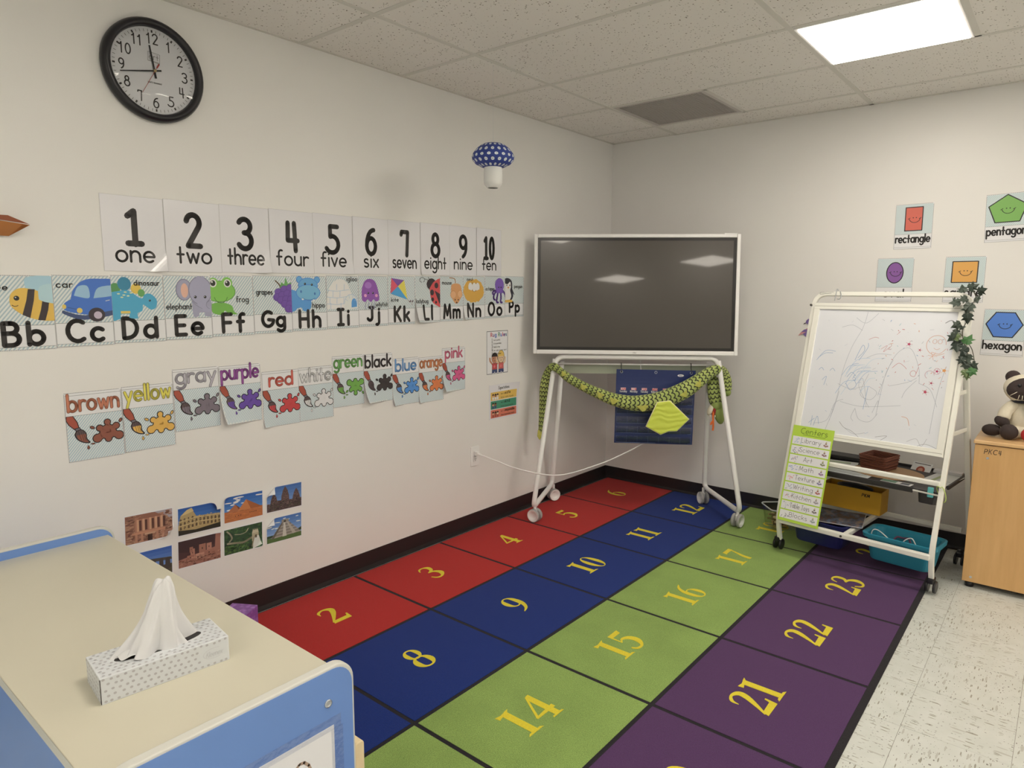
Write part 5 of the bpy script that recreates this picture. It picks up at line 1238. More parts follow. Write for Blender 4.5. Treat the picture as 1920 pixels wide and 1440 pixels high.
# ------------------------------------------------------------------ things on the easel (easel frame: x across, y back, z up)
def on_easel(name, label, cat, loc, rot=0, group=None): return thing(name, label, cat, EM @ T(*loc, rot), group)
LIMEP = M('lime_card', (168, 190, 62), .55)
o = B().span((-.109, -.262, 0), (.109, .262, .003)).build('centers_chart', LIMEP); o.matrix_world = EM @ ESL @ T(.121, .457, .029, radians(-.5)); tag(o, 'lime green handwritten Centers list hanging on the left leg of the easel', 'chart')
p = Pr(); p.text('Centers', .006, .222, .03, .0022, '35501e', gap=.2, slant=.1); p.line([(-.05, .215), (.07, .214)], .0016, '35501e'); p.build('heading', o, z0=.0034)
for i, wd in enumerate(['Library', 'Science', 'Art', 'Math', 'Texture', 'Writing', 'Kitchen', 'Table Toys', 'Blocks']):
    y1 = .203 - i * .0508; st = B().span((-.101, y1 - .044, .003), (.101, y1, .0042)).build('label_strip', PAPER, o)
    p = Pr(); p.text(wd, .0, y1 - .031, .025, .0017, '3c3a38', gap=.24, maxw=.104, jit=.05); p.build('word', st, z0=.0045)
    p = Pr(); rd = random.Random(i + 40); cs = (['a8b8c8', '8fa4bc'], ['5a5a78', 'b08a5a', '7a6a8a'], ['c08a8a', '7a7a90'], ['6a84b8', '8a9ac0'], ['d8948c', 'cf8278'], ['b8bcc4', '8a8a90'], ['d08a8a', '8ab49a'], ['8a8a94', 'b0b0b6'], ['5a5a60', '7c7c84'])[i]
    for k in range(9): x, y = rd.uniform(-.09, -.052), rd.uniform(y1 - .036, y1 - .008); p.line([(x, y), (x + rd.uniform(-.012, .012), y + rd.uniform(-.01, .01))], .0024, rd.choice(cs))
    p.build('drawing', st, z0=.0045)
    p = Pr(); cc = ('b07a6a', '9a6a6a', '8a8a58', 'a0709a', '8a7aa0', 'c0584a', 'a89a9a', '7a6a60', 'a0a8a0')[i]
    for dx, dy, r1 in ((0, 0, .004), (-.007, -.009, .0045), (.008, -.01, .0045), (0, -.013, .004)): p.ell(.078 + dx, y1 - .018 + dy, r1, r1 * .8, cc, n=9, out='5a5252', ow=.001)
    p.poly([(.073, y1 - .014), (.083, y1 - .014), (.079, y1 - .004)], 'b8b074'); p.build('figure_sticker', st, z0=.0045)
# tray contents
WICK = N('brown_wicker'); v = WICK.coord('Object'); wv = WICK.add('ShaderNodeTexWave'); wv.bands_direction = 'Z'; wv.inputs['Scale'].default_value = 42; wv.inputs['Distortion'].default_value = 1.5; WICK.lk(v, wv.inputs[0]); WICK.base(WICK.ramp(wv.outputs[0], [(.2, pc(96, 54, 42)), (.8, pc(146, 86, 64))])); WICK.set(Roughness=.7); WICK.bump(wv.outputs[0], .8, .006); WICK = WICK.m
t = thing('wicker_basket', 'small brown wicker basket on the black tray of the easel', 'basket', EM @ T(.368, .427, .4795, -.147))
b = B(); b.tub([(.064, .07, .01, 0), (.072, .078, .01, .072), (.066, .072, .01, .072), (.058, .064, .01, .006)]); b.build('basket_wall', WICK, t)
b = B(); b.tube([(x, y, .073) for x, y in rrect(.071, .077, .012, 4)], .0055, 6, closed=True); b.build('rim', WICK, t)
for z in (.012, .024, .036, .048, .06):
    b = B(); k = z / .072; b.tube([(x, y, z) for x, y in rrect(.065 + .008 * k, .071 + .008 * k, .01, 3)], .0034, 5, closed=True); b.build('weave_strand', WICK, t)
def paper(name, label, loc, w, h, rot, col, tilt=(0, 0), th=.001, cat='paper', marks=()):
    m = M('paper_' + col, col, .6); b = B().span((-w / 2, -h / 2, 0), (w / 2, h / 2, th)); o = b.build(name, m); o.matrix_world = EM @ T(*loc, rot) @ Matrix.Rotation(tilt[0], 4, 'X') @ Matrix.Rotation(tilt[1], 4, 'Y'); tag(o, label, cat)
    if marks:
        p = Pr()
        for q_ in marks:
            if q_[0] == 'r': p.rect(*q_[1:])
            elif q_[0] == 'e': p.ell(*q_[1:])
            else: p.line(*q_[1:])
        p.build('printing', o, z0=th + .0004)
    return o
o = paper('cardboard_disc', 'brown round cardboard piece under the wicker basket on the easel tray', (.43, .38, .4755), .3, .3, 0, 'a8845f', cat='cardboard')
o.data.clear_geometry(); o.data.from_pydata([(.17 * cos(a), .15 * sin(a), z) for z in (0, .003) for a in (2 * pi * k / 32 for k in range(32))], [], [tuple(range(31, -1, -1)), tuple(range(32, 64))] + [(k, (k + 1) % 32, 32 + (k + 1) % 32, 32 + k) for k in range(32)])
paper('worksheet', 'white and green printed worksheet left of the wicker basket on the tray', (.185, .38, .4755), .17, .16, .25, 'd6d2c4', marks=[('r', -.08, -.05, .08, -.015, '8a9a5a'), ('r', -.08, .02, .05, .06, 'a8b088'), ('l', [(-.07, -.065), (.07, -.065)], .006, '5a5a58')])
paper('worksheet', 'torn newspaper sheet under the brown cardboard disc on the easel tray', (.25, .22, .4755), .3, .08, -.02, 'cfccc6', marks=[('l', [(-.14, .02), (.12, .02)], .004, '4a4846'), ('l', [(-.14, .0), (.13, .0)], .004, '5a5856'), ('l', [(-.14, -.02), (.1, -.02)], .004, '4a4846')])
paper('worksheet', 'grey worksheet with a green stripe at the right end of the easel tray', (.665, .43, .4755), .13, .28, -.1, 'cdc8bc', marks=[('r', -.03, -.12, -.012, .12, 'a9b27a'), ('l', [(.02, -.08), (.05, -.06)], .004, '6a6662'), ('l', [(.02, -.04), (.05, -.02)], .004, '6a6662')])
paper('printed_card', 'white card with a red round seal leaning at the back of the easel tray', (.535, .56, .478), .1, .09, -.2, 'd6cfc8', (.9, 0), .002, 'card', [('e', 0, 0, .022, .022, 'a8482f'), ('l', [(-.04, .036), (.04, .036)], .004, '4a4442'), ('l', [(-.04, -.036), (.04, -.036)], .004, '4a4442'), ('e', 0, 0, .012, .012, 'c88a6a')])
paper('paper_stack', 'pile of pale papers beside the card with the red seal', (.66, .585, .4775), .13, .05, .05, 'c9c0b6', (0, 0), .014, 'papers')
paper('folded_card', 'green and white printed card poking out at the front edge of the easel tray', (.53, .2, .4765), .14, .05, -.06, 'd8d6ce', marks=[('r', -.068, -.02, .0, .02, '5f8464'), ('r', .02, -.018, .06, .018, '4a4a4e')], cat='card')
o = B().span((-.1, -.05, 0), (.1, .05, .022)).build('black_folder', BLKT, bevel=.004); o.matrix_world = EM @ T(.15, .54, .4755, .05); tag(o, 'black folder lying at the back left of the easel tray', 'folder')
# teal clip and elastic on the right leg
TEAL = M('teal_plastic', (42, 118, 132), .35); AQUA = M('aqua_plastic', (96, 172, 166), .4)
o = B().box((0, 0, 0), (.026, .014, .05)).build('plastic_clip', AQUA, bevel=.004); o.matrix_world = EM @ T(.69, .168, .468, .1); tag(o, 'aqua plastic clip on the tray edge beside the right leg', 'clip')
b = B(); b.tube([ep(EW + .0 + .022 * cos(a), .5 + .035 * sin(a) * (1 if cos(a) > 0 else .6) - .02 * cos(a), .018 * sin(a)) for a in (2 * pi * k / 18 for k in range(18))], .0022, 6, closed=True); o = b.build('elastic_loop', M('lime_elastic', (170, 182, 96), .6)); o.matrix_world = EM; tag(o, 'thin lime elastic loop tied round the right leg of the easel', 'elastic band')
b = B(); b.tube(bez([ep(.12, 1.48, .004), ep(.118, 1.485, .02), ep(.118, 1.46, .024), ep(.116, 1.42, .022)]), .0022, 6); b.tube(bez([ep(.132, 1.475, .01), ep(.145, 1.45, .02), ep(.14, 1.43, .02), ep(.126, 1.43, .02)]), .0022, 6); o = b.build('wire_hook', MATS['steel']); o.matrix_world = EM; tag(o, 'bent wire hook on the top rail of the easel', 'hook')
p = Pr(); p.line([(.03, 1.466), (.1, 1.469)], .0016, '4a4642'); p.line([(.03, 1.457), (.09, 1.462)], .0016, '4a4642'); p.line([(.03, 1.457), (.03, 1.466)], .0016, '4a4642'); p.build('pen_marks', easel, local=ESL, z0=.0172)
# tubs hanging in the bottom frame
def rimtub(name, label, cx, cy, hx, hy, zt, zb, m, rot=0):
    t = thing(name, label, 'tub', EM @ T(cx, cy, zb, rot)); h = zt - zb
    b = B(); b.tub([(hx - .03, hy - .03, .035, 0), (hx - .026, hy - .026, .035, .008), (hx - .008, hy - .008, .04, h - .02), (hx + .008, hy + .008, .045, h - .018), (hx + .01, hy + .01, .045, h), (hx, hy, .04, h + .002), (hx - .011, hy - .011, .038, h - .006), (hx - .03, hy - .03, .034, .006)], seg=6)
    b.f = b.f; o = b.build('tub_wall', m, t, bevel=0); return t
teal = rimtub('plastic_tub', 'teal plastic tub hanging at the right of the easel base, with toys inside', .575, .235, .165, .1, .2, .062, TEAL)
navy = rimtub('plastic_tub', 'dark blue plastic tub hanging at the left of the easel base', .178, .235, .148, .12, .2, .066, M('navy_plastic', (30, 33, 76), .35))
o = B().tube(bez([(-.12, -.03, .0), (-.11, -.04, .05), (-.08, -.04, .055), (-.02, -.05, .02), (.0, -.05, -.0)]), .0028, 8).build('white_wire', CORD); o.matrix_world = EM @ T(.545, .245, .15); tag(o, 'left white wire loop in the teal tub', 'wire')
o = B().tube(bez([(.0, -.06, .0), (.02, -.05, .04), (.05, -.05, .058), (.07, -.05, .03), (.09, -.06, .0)]), .0028, 8).build('white_wire', CORD); o.matrix_world = EM @ T(.57, .245, .15); tag(o, 'right white wire loop in the teal tub', 'wire')
o = B().sphere((0, 0, 0), (.05, .03, .028), n=16).cyl((0, -.03, .0), (0, -.045, .004), .014, 12).build('toy', M('green_toy_plastic', (84, 128, 60), .45)); o.matrix_world = EM @ T(.475, .25, .135, .3); tag(o, 'green plastic toy at the left end of the teal tub', 'toy')
o = B().tube(bez([(-.05, 0, 0), (-.03, .01, .03), (0, 0, .034), (.03, -.01, .04), (.04, 0, .0)]), .005, 8).build('toy_link', M('plum_plastic', (104, 66, 84), .5)); o.matrix_world = EM @ T(.56, .27, .14); tag(o, 'plum coloured toy loop in the middle of the teal tub', 'toy')
# yellow box, picture
YEL = M('yellow_cardboard', (194, 142, 36), .55, vary=.05)
t = thing('yellow_box', 'yellow cardboard box marked PKM standing on the blue tub of the easel', 'box', EM @ T(.225, .515, .204, .0))
b = B(); b.span((-.16, -.06, 0), (.16, -.055, .13)); b.span((-.16, .055, 0), (.16, .06, .13)); b.span((-.16, -.055, 0), (-.155, .055, .13)); b.span((.155, -.055, 0), (.16, .055, .13)); b.span((-.155, -.055, 0), (.155, .055, .006)); b.build('box_body', YEL, t, bevel=.002)
B().sphere((.0, .0, .122), (.1, .04, .022), n=16).build('dark_contents', BLKT, t)
p = Pr(); p.text('PKM', .08, .092, .017, .0032, '1e1a18', maxw=.04, slant=.15); p.build('handwriting', t, local=Matrix.Translation((0, -.0602, 0)) @ Matrix.Rotation(pi / 2, 4, 'X'))
n = N('swirled_painting'); v = n.coord('Object', (9, 6, 6)); f = n.noise(v, 1.6, 6, .65); g2 = n.noise(v, 4, 4)
n.base(n.mix(g2, n.ramp(f, [(.35, pc(120, 74, 52)), (.46, pc(58, 56, 58)), (.54, pc(52, 108, 140)), (.66, pc(176, 146, 120))]), n.ramp(f, [(.35, pc(60, 44, 40)), (.6, pc(120, 92, 78))]))); n.set(Roughness=.55)
o = B().span((-.12, -.13, 0), (.12, .13, .004)).build('painted_board', n.m, bevel=.001); o.matrix_world = EM @ T(.247, .262, .2045, .26); tag(o, 'glossy board painted in blue and brown swirls lying on the blue tub', 'picture')
B().span((.117, -.13, .0041), (.12, .13, .005)).span((-.12, -.13, .0041), (.12, -.127, .005)).build('white_edge', PAPER, o)
# clear bin of wood pieces left of the easel
n = N('clear_grey_plastic'); n.t.nodes.remove(n.b); tr = n.add('ShaderNodeBsdfTransparent'); tr.inputs[0].default_value = (.96, .96, .95, 1); gl = n.add('ShaderNodeBsdfGlossy'); gl.inputs['Roughness'].default_value = .12; fr = n.add('ShaderNodeLayerWeight'); f2 = n.math('ADD', n.math('MULTIPLY', n.math('POWER', fr.outputs['Facing'], 3.0), .4), .05); ms = n.add('ShaderNodeMixShader'); n.lk(f2, ms.inputs[0]); n.lk(tr.outputs[0], ms.inputs[1]); n.lk(gl.outputs[0], ms.inputs[2]); n.lk(ms.outputs[0], n.n['Material Output'].inputs[0]); CBIN = n.m
BINM = T(1.436, -.292, .0085, radians(-47.5)); t = thing('clear_bin', 'clear plastic bin of wooden pieces on the rug left of the easel', 'bin', BINM)
b = B(); b.tub([(.068, .072, .02, 0), (.086, .09, .024, .128), (.083, .087, .023, .128), (.065, .069, .018, .004)]); b.build('bin_wall', CBIN, t)
b = B(); b.tube([(x, y, .129) for x, y in rrect(.088, .092, .026, 4)], .0045, 6, closed=True); b.build('rim', M('clear_rim', (176, 172, 164), .2), t)
rd = random.Random(5); WOODS = [M('wood_piece_%s' % c, k, .6) for c, k in (('tan', (168, 128, 80)), ('pale', (190, 164, 124)), ('dark', (96, 66, 44)))]
for k in range(34):
    lx, ly, lz = rd.uniform(-.05, .05), rd.uniform(-.052, .052), .016 + .062 * (k / 34)
    o = B().box((0, 0, 0), (rd.uniform(.024, .04), rd.uniform(.012, .02), rd.uniform(.008, .014))).build('wooden_piece', WOODS[k % 3], None, bevel=.002)
    o.matrix_world = BINM @ T(lx, ly, lz, rd.uniform(0, 3)) @ Matrix.Rotation(rd.uniform(-.4, .4), 4, 'X'); tag(o, 'small wooden piece lying in the clear plastic bin', 'wooden piece', 'wooden pieces in the clear bin')

# ------------------------------------------------------------------ ivy
t = thing('ivy_garland', 'artificial ivy garland hanging over the right corner of the easel', 'garland', EM)
STEM = M('ivy_stem', (66, 60, 42), .6)
IV = [M('ivy_leaf_%d' % i, c, .5, vary=.15, vscale=40) for i, c in enumerate(((54, 62, 50), (66, 72, 60), (44, 52, 42), (60, 96, 50), (96, 108, 66)))]
vine = [ep(.70, 1.49, .03), ep(.74, 1.485, .03), ep(.765, 1.44, .02), ep(.75, 1.4, .035), ep(.748, 1.34, .035), ep(.735, 1.28, .035), ep(.745, 1.23, .035), ep(.765, 1.18, .03), ep(.78, 1.13, .03), ep(.785, 1.07, .02)]
b = B(); b.tube([tuple(q_) for q_ in bez([tuple(a) for a in vine], 5)], .0022, 6); b.tube([tuple(q_) for q_ in bez([tuple(ep(*a)) for a in ((.765, 1.22, .03), (.785, 1.19, .035), (.8, 1.14, .035), (.8, 1.11, .03))], 5)], .0018, 6); b.tube([tuple(q_) for q_ in bez([tuple(ep(*a)) for a in ((.745, 1.24, .035), (.725, 1.265, .036), (.7, 1.25, .036))], 4)], .0016, 6); b.build('vine', STEM, t)
LEAF = [(0, -.42), (.16, -.5), (.34, -.42), (.5, -.2), (.32, -.08), (.56, .22), (.24, .2), (0, .62), (-.24, .2), (-.56, .22), (-.32, -.08), (-.5, -.2), (-.34, -.42), (-.16, -.5)]
rd = random.Random(3)
spots = [(.712, 1.478, 20, .062, 0), (.755, 1.487, -60, .06, 0), (.79, 1.47, -75, .06, 2), (.775, 1.428, 200, .055, 1), (.722, 1.428, 120, .054, 1), (.69, 1.412, 100, .062, 1), (.745, 1.385, 170, .075, 0), (.75, 1.395, -100, .06, 1), (.752, 1.335, 180, .066, 2), (.712, 1.298, 110, .062, 1), (.705, 1.27, 150, .056, 0), (.735, 1.292, -80, .04, 2), (.702, 1.238, 130, .06, 0), (.722, 1.243, 60, .05, 4), (.765, 1.236, -20, .07, 3), (.726, 1.203, 190, .085, 2), (.757, 1.178, 150, .07, 2), (.775, 1.148, 200, .07, 0), (.752, 1.135, 160, .055, 2), (.775, 1.112, 180, .06, 1), (.805, 1.112, -130, .06, 0), (.804, 1.082, 170, .055, 3), (.778, 1.075, 200, .05, 4), (.783, 1.06, 180, .045, 4)]
for s, h, a, k, mi in spots:
    vs = [(0, 0, .08)] + [(x, y, rd.uniform(-.12, .04)) for x, y in LEAF]; fs = [(0, i + 1, (i + 1) % len(LEAF) + 1) for i in range(len(LEAF))]
    o = B().add(vs, fs).build('leaf', IV[mi], t)
    o.matrix_local = ESL @ T(s, h, .042 + rd.uniform(0, .02), radians(a)) @ Matrix.Rotation(rd.uniform(-.6, .6), 4, 'X') @ Matrix.Rotation(rd.uniform(-.6, .6), 4, 'Y') @ Matrix.Scale(k * .76, 4)

# ------------------------------------------------------------------ wooden cabinet and plush
n = N('maple_laminate'); v = n.coord('Object', (1.2, 1.2, .12)); f = n.noise(v, 22, 5, .6); n.base(n.ramp(f, [(.3, pc(187, 140, 85)), (.7, pc(198, 152, 96))])); n.set(Roughness=.38); MAPLE = n.m
n = N('maple_top'); v = n.coord('Object', (.2, 1.2, 1)); f = n.noise(v, 22, 5, .6); n.base(n.ramp(f, [(.3, pc(198, 152, 98)), (.7, pc(210, 168, 116))])); n.set(Roughness=.3); MTOP = n.m
t = thing('wooden_cabinet', 'light maple wooden cabinet marked PKC4 at the right edge of the picture', 'cabinet', T(2.40, -.556, 0))
CX = .92; CD = .36
B().span((.0, 0, .03), (CX, .02, .716)).build('front_panel', MAPLE, t, bevel=.002)
B().span((.002, .02, .03), (.02, CD, .716)).build('side_panel', MAPLE, t); B().span((CX - .02, .02, .03), (CX - .002, CD, .716)).build('side_panel', MAPLE, t); B().span((.02, CD - .01, .03), (CX - .02, CD, .716)).build('back_panel', MAPLE, t)
B().span((-.006, -.006, .72), (CX + .006, CD, .738)).build('top_board', MTOP, t, bevel=.004); B().span((.012, .012, .716), (CX - .012, CD - .01, .72)).build('shadow_gap', DARK, t)
for x in (.03, CX - .03):
    for y in (.03, CD - .03): B().cyl((x, y, 0), (x, y, .03), .018, 14).build('foot', BLACKP, t)
for x, z in ((.055, .655), (.035, .055), (.9 - .03, .655), (.87, .055)): B().cyl((x, -.0015, z), (x, .001, z), .006, 12).build('screw_head', MATS['steel'], t)
p = Pr(); p.text('PKC4', .072, .676, .022, .0028, '5a4632', maxw=.065, gap=.3, slant=.12, jit=.04); p.build('handwriting', t, local=Matrix.Rotation(pi / 2, 4, 'X'))

t = thing('plush_cat', 'cream plush cat with a dark face and paws sitting on the maple cabinet', 'plush toy', T(2.565, -.37, .738))
DPL = M('dark_brown_plush', (58, 46, 42), .9, nscale=200, nstr=.6, vary=.15); CPL = M('cream_fleece', (206, 190, 162), .95, nscale=120, nstr=.8, vary=.06); RPL = M('red_plush', (158, 34, 36), .85, nscale=200, nstr=.4)
B().sphere((.012, .04, .098), (.082, .06, .098), n=20).build('body', CPL, t)
B().sphere((.0, .02, .235), (.092, .072, .072), n=24, rot=Matrix.Rotation(radians(12), 3, 'Y')).build('head', CPL, t)
fm = B().sphere((.004, -.026, .243), (.08, .034, .055), n=20, rot=Matrix.Rotation(radians(-10), 3, 'Y')).build('face_mask', DPL, t)
B().sphere((.03, -.058, .245), (.024, .012, .014), n=12).build('nose', M('dark_nose_fabric', (36, 28, 30), .6), t)
for s in (-1, 1): B().sphere((s * .068 + .012, .03, .292 - (.006 if s > 0 else 0)), (.032, .018, .032), n=16).build('ear', DPL, t)
for s in (-1, 1): B().sphere((.006 + s * .03, -.057, .262), (.008, .006, .008), n=10).build('eye', BLACKP, t)
b = B()
for a in ((-.055, .212, -.03, .23), (-.024, .196, -.02, .216), (-.008, .196, -.008, .214), (.05, .2, .04, .218), (.085, .214, .055, .23)): b.cyl((a[0], -.07, a[1]), (a[2], -.062, a[3]), .0012, 6)
b.build('whiskers', CREAM, t)
for s in (-1, 1):
    B().tube(bez([(s * .05 + .012, .02, .16), (s * .08 + .012, -.01, .125), (s * .082 + .008, -.03, .09)]), [.026, .026, .028, .028, .028, .028, .028, .028, .028, .028, .028, .026, .024][:13], 14).build('arm', CPL, t)
    B().sphere((s * .084 + .006, -.036, .078), (.034, .028, .026), n=16, rot=Matrix.Rotation(radians(s * -30), 3, 'Y')).build('paw', DPL, t)
B().tube([(.02, .0, .03), (-.05, -.02, .03), (-.085, -.03, .03)], [.03, .028, .026], 14).build('leg', CPL, t); B().sphere((-.115, -.035, .031), (.042, .03, .029), n=16).build('foot', DPL, t)
B().tube([(-.02, .0, .03), (-.03, -.06, .03)], [.03, .028], 14).build('leg', CPL, t); B().sphere((-.045, -.085, .038), (.038, .03, .038), n=16).build('foot', DPL, t)
B().tube([(.06, .0, .03), (.09, -.05, .03)], [.03, .028], 14).build('leg', CPL, t); B().sphere((.035, -.09, .034), (.034, .03, .034), n=16).build('red_foot', RPL, t)
sc_ = B(); 
for k in range(6): sc_.box((.03, -.022, .178 - k * .0125), (.05, .012, .0125), k % 2, Matrix.Rotation(radians(8), 3, 'Y'))
sc_.build('striped_scarf', [M('scarf_black', (34, 32, 38), .9), M('scarf_pale_blue', (176, 186, 200), .9)], t); B().tube([(.012 + .055 * cos(a), .02 + .045 * sin(a), .182) for a in (2 * pi * k / 16 for k in range(16))], .012, 8, closed=True).build('scarf_collar', MATS['scarf_black'], t)

# ------------------------------------------------------------------ low shelf in the foreground, tissue box
CREAML = M('cream_laminate', (184, 172, 146), .3, vary=.015, vscale=3); BLUEL = M('blue_laminate', (98, 126, 172), .4, vary=.02); EDGE = M('cream_edge_band', (186, 178, 162), .45)
SHX0, SHX1, SY0, SY1, ZT = .385, 1.637, -4.105, -3.632, .66
t = thing('low_shelf', 'low play shelf with a cream top and blue end panels in the foreground', 'shelf', T(SHX0, SY0, 0))
L_, D_ = SHX1 - SHX0, SY1 - SY0
B().span((.022, .0, ZT - .024), (L_ - .022, D_ - .02, ZT - .004)).build('shelf_core', EDGE, t); top_ = B().span((.022, 0, ZT - .004), (L_ - .022, D_ - .02, ZT)).build('top_board', CREAML, t, bevel=.0015)
def endpanel(x0, x1, name):
    prof = rrect(D_ / 2, (ZT + .03 - .06) / 2, .045, 8); q = [(y + D_ / 2, z + (ZT + .03 + .06) / 2) for y, z in prof]
    mt = Matrix(((0, 0, 1, 0), (1, 0, 0, 0), (0, 1, 0, 0), (0, 0, 0, 1)))
    q2 = [(D_ / 2 + (y - D_ / 2) * (1 - .012 / D_), z - (.003 if z > .3 else -.003)) for y, z in q]
    o = B().prism(q, x0, x1, 0, mt).build(name, EDGE, t, bevel=.004, seg=3)
    B().prism([(D_ / 2 + (y - D_ / 2) * .974, z - (.006 if z > .3 else -.006)) for y, z in q], x0 - .0012, x1 + .0012, 0, mt).build('blue_face', BLUEL, o); return o
ep0 = endpanel(0, .022, 'end_panel'); ep1 = endpanel(L_ - .022, L_, 'end_panel')
B().span((.022, .006, .06), (L_ - .022, .018, ZT - .024)).build('back_panel', BLUEL, t); B().span((.022, .018, .06), (L_ - .022, D_ - .03, .08)).build('bottom_board', CREAML, t); B().span((.022, .018, .34), (L_ - .022, D_ - .03, .358)).build('middle_board', CREAML, t)
for x in (.05, L_ - .05):
    for y in (.05, D_ - .05): B().cyl((x, y, 0), (x, y, .06), .02, 14).build('foot', BLACKP, t)
LW2 = M('pale_wood', (206, 180, 136), .5, vary=.06, vscale=30)
B().prism([(y, z) for y, z in rrect(.012, .1, .008, 4)], L_ - .034, L_ - .002, 0, Matrix(((0, 0, 1, 0), (1, 0, 0, D_ + .011), (0, 1, 0, .39), (0, 0, 0, 1)))).build('wooden_rail_end', LW2, t, bevel=.002)
B().span((.03, D_ - .03, .355), (L_ - .03, D_ - .018, .41)).build('retaining_rail', LW2, t)
b = B(); b.lathe([(.0085, 0), (.0085, .002), (.006, .003), (.005, .002), (.0045, .0012)], 20, 0, Matrix.Translation((L_ + .0012, D_ - .065, .617)) @ Matrix.Rotation(pi / 2, 4, 'Y')); b.build('screw_cap', MATS['steel'], t)
# taped drawing on the end panel
PM = T(SHX0, SY0, 0) @ frame((L_ + .0016, D_ / 2, 0), (0, 1, 0), (0, 0, 1))
o = B().span((-.21, .30, 0), (.183, .566, .0006)).build('taped_drawing', PAPER); o.matrix_world = PM; tag(o, 'white drawing taped to the blue end panel of the low shelf', 'drawing')
p = Pr(); p.line(arc(.105, .47, .026, .055, 25, 170), .006, 'a88a72'); p.line(arc(.105, .465, .018, .045, 20, 170), .004, '8aa0b0'); p.line([(.08, .47), (.07, .38)], .006, 'a88a72'); p.line([(.13, .47), (.14, .38)], .006, 'a88a72'); p.build('sketch', o, z0=.0008)
n = N('clear_tape'); n.t.nodes.remove(n.b); tr = n.add('ShaderNodeBsdfTransparent'); tr.inputs[0].default_value = (.95, .96, .98, 1); gl = n.add('ShaderNodeBsdfGlossy'); gl.inputs['Roughness'].default_value = .14; ms = n.add('ShaderNodeMixShader'); ms.inputs[0].default_value = .07; bp = n.add('ShaderNodeBump'); bp.inputs['Strength'].default_value = .5; bp.inputs['Distance'].default_value = .004; n.lk(n.noise(n.coord(), 60, 3), bp.inputs['Height']); n.lk(bp.outputs[0], gl.inputs['Normal']); n.lk(tr.outputs[0], ms.inputs[1]); n.lk(gl.outputs[0], ms.inputs[2]); n.lk(ms.outputs[0], n.n['Material Output'].inputs[0])
for a, b_ in (((-.225, .556, .0006), (.2, .584, .001)), ((.176, .3, .0006), (.204, .558, .001))): B().span(a, b_).build('tape_strip', n.m, o)

n = N('tissue_box_card'); n.base(pc(192, 187, 179)); n.set(Roughness=.4); TBOX = n.m
TW, TD, TH_ = .238, .108, .054
t = thing('tissue_box', 'flat white tissue box with grey dots on the cream shelf top', 'tissue box', T(1.385 - .047, -3.888, ZT, radians(83.3)))
b = B(); ph = [( .082 * cos(a), .022 * sin(a)) for a in (2 * pi * k / 28 for k in range(28))]; rx = rrect(TW / 2, TD / 2, .0005, 6)
B().span((-TW / 2, -TD / 2, 0), (TW / 2, TD / 2, TH_ - .001)).build('box_body', TBOX, t, bevel=.0012)
B().prism(ph, TH_ - .001, TH_ - .0003).build('opening', DARK, t)
rd = random.Random(2); DOT = 'a8a09a'
def dotface(w, h, skip, mat):
    p = Pr(); n1 = int(w / .0125); n2 = max(3, int(h / .0105))
    for i in range(n1):
        for j in range(n2):
            x = -w / 2 + (i + .5 + .5 * (j % 2)) * w / n1 + rd.uniform(-.002, .002); y = -h / 2 + (j + .5) * h / n2 + rd.uniform(-.0015, .0015)
            if abs(x) > w / 2 - .004 or abs(y) > h / 2 - .003 or skip(x, y): continue
            a = rd.uniform(0, 1.5); p.raw([(x + .0031 * cos(a + k * pi / 3), y + .0026 * sin(a + k * pi / 3)) for k in range(6)], DOT)
    return p
dotface(TW, TD, lambda x, y: (x / .088) ** 2 + (y / .028) ** 2 < 1, None).build('printed_dots', t, local=Matrix.Translation((0, 0, TH_)), z0=.0003)
p = dotface(TW, TH_, lambda x, y: x > .06 and -.012 < y < .016, None); p.text('Kleenex', .088, -.006, .011, .0007, 'b0aaa4', gap=.14, slant=.3, maxw=.032); p.line(arc(.088, .0, .022, .011, 60, 300), .0006, 'b4aea8')
p.build('printed_dots', t, local=Matrix.Translation((0, -TD / 2, TH_ / 2)) @ Matrix.Rotation(pi / 2, 4, 'X'), z0=.0003)
dotface(TD, TH_, lambda x, y: False, None).build('printed_dots', t, local=Matrix.Translation((-TW / 2, 0, TH_ / 2)) @ frame((0, 0, 0), (0, -1, 0), (0, 0, 1)), z0=.0003)
B().span((-TW / 2 - .0004, -TD / 2 - .0004, .002), (-TW / 2 + .0008, -TD / 2 + .0008, TH_ - .003)).build('corner_gap', DARK, t)
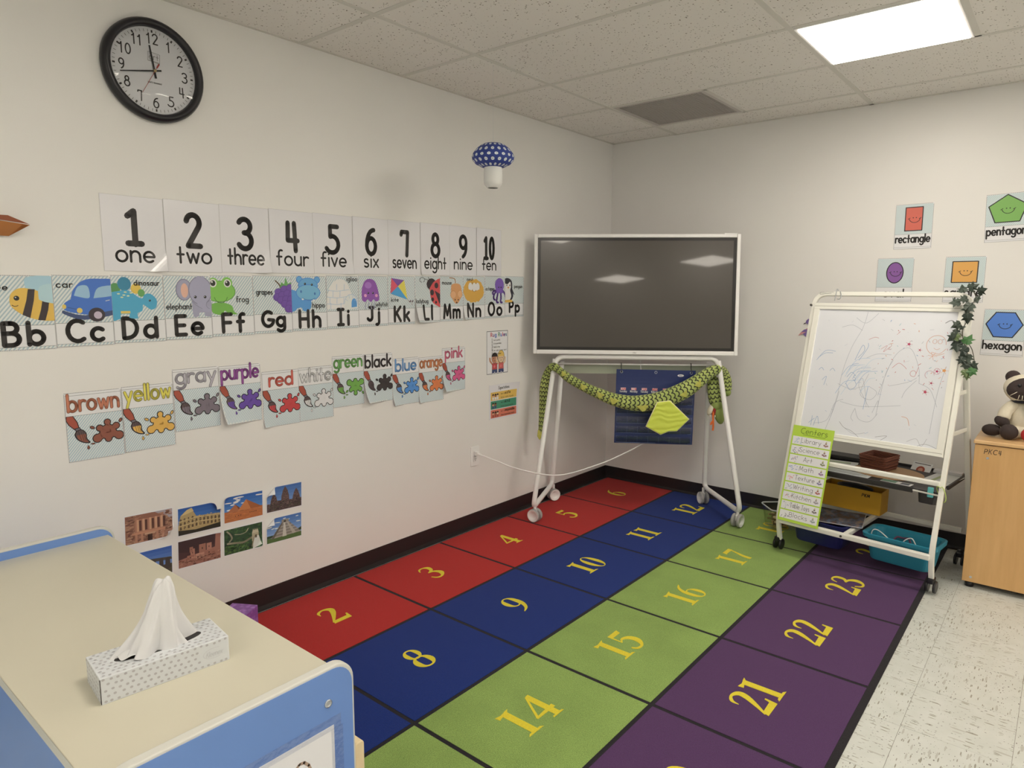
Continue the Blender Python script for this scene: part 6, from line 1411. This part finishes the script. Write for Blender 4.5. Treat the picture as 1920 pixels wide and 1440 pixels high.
n = N('tissue'); n.base(pc(192, 184, 174)); n.set(Roughness=.9); n.b.inputs['Transmission Weight'].default_value = .0; n.b.inputs['Subsurface Weight'].default_value = .15; n.b.inputs['Subsurface Radius'].default_value = (.02, .02, .02); TIS = n.m
b = B(); rows = 22; cols = 56; vs = []
for j in range(rows + 1):
    q = j / rows
    for i in range(cols):
        a = 2 * pi * i / cols
        wx = .05 * (1 - q) ** .85 * (1 - .25 * sin(pi * q)) + .012; wy = .022 * (1 - q) ** .7 + .008
        fold = (1 + (.26 * sin(5 * a + 2 * q) + .2 * sin(9 * a - 3 * q + 1) + .1 * sin(16 * a + 3 * q)) * (.3 + .7 * (1 - q)))
        lean = .012 * q - .0 ; z = TH_ - .004 + .137 * q + (.006 * sin(3 * a) * q if q > .9 else 0) + .01 * (1 - q) * sin(2 * a + .5)
        vs.append((cos(a) * wx * fold - .006 + .026 * q, sin(a) * wy * fold + lean, z))
fs = [(j * cols + i, j * cols + (i + 1) % cols, (j + 1) * cols + (i + 1) % cols, (j + 1) * cols + i) for j in range(rows) for i in range(cols)]
b.add(vs, fs, smooth=True); b.f.append([rows * cols + i for i in range(cols)]); b.m.append(0); b.s.append(True); b.uv.append([(0, 0)] * cols)
b.build('tissue_sheet', TIS, t, sub=1)
b = B(); b.add([(x, y, TH_ + .002 + .006 * sin(x * 90) + (.008 if abs(y) < .008 else 0)) for x in (-.075, -.06, -.045, -.03, -.015) for y in (-.018, 0, .016)], [(i * 3 + j, i * 3 + 3 + j, i * 3 + 4 + j, i * 3 + 1 + j) for i in range(4) for j in (0, 1)], smooth=True); b.build('tissue_corner', TIS, t, sub=2)

# purple box on the floor by the left wall
n = N('purple_patterned_card'); vo = n.add('ShaderNodeTexVoronoi'); vo.inputs['Scale'].default_value = 46; n.lk(n.coord(), vo.inputs['Vector']); n.base(n.ramp(vo.outputs['Distance'], [(.1, pc(164, 112, 170)), (.6, pc(122, 70, 134))])); n.set(Roughness=.45)
t = thing('purple_box', 'small purple patterned box on the rug behind the low shelf by the wall', 'box', T(.19, -3.125, .0085, .55))
B().box((0, 0, .065), (.112, .112, .13)).build('box_body', n.m, t, bevel=.002)
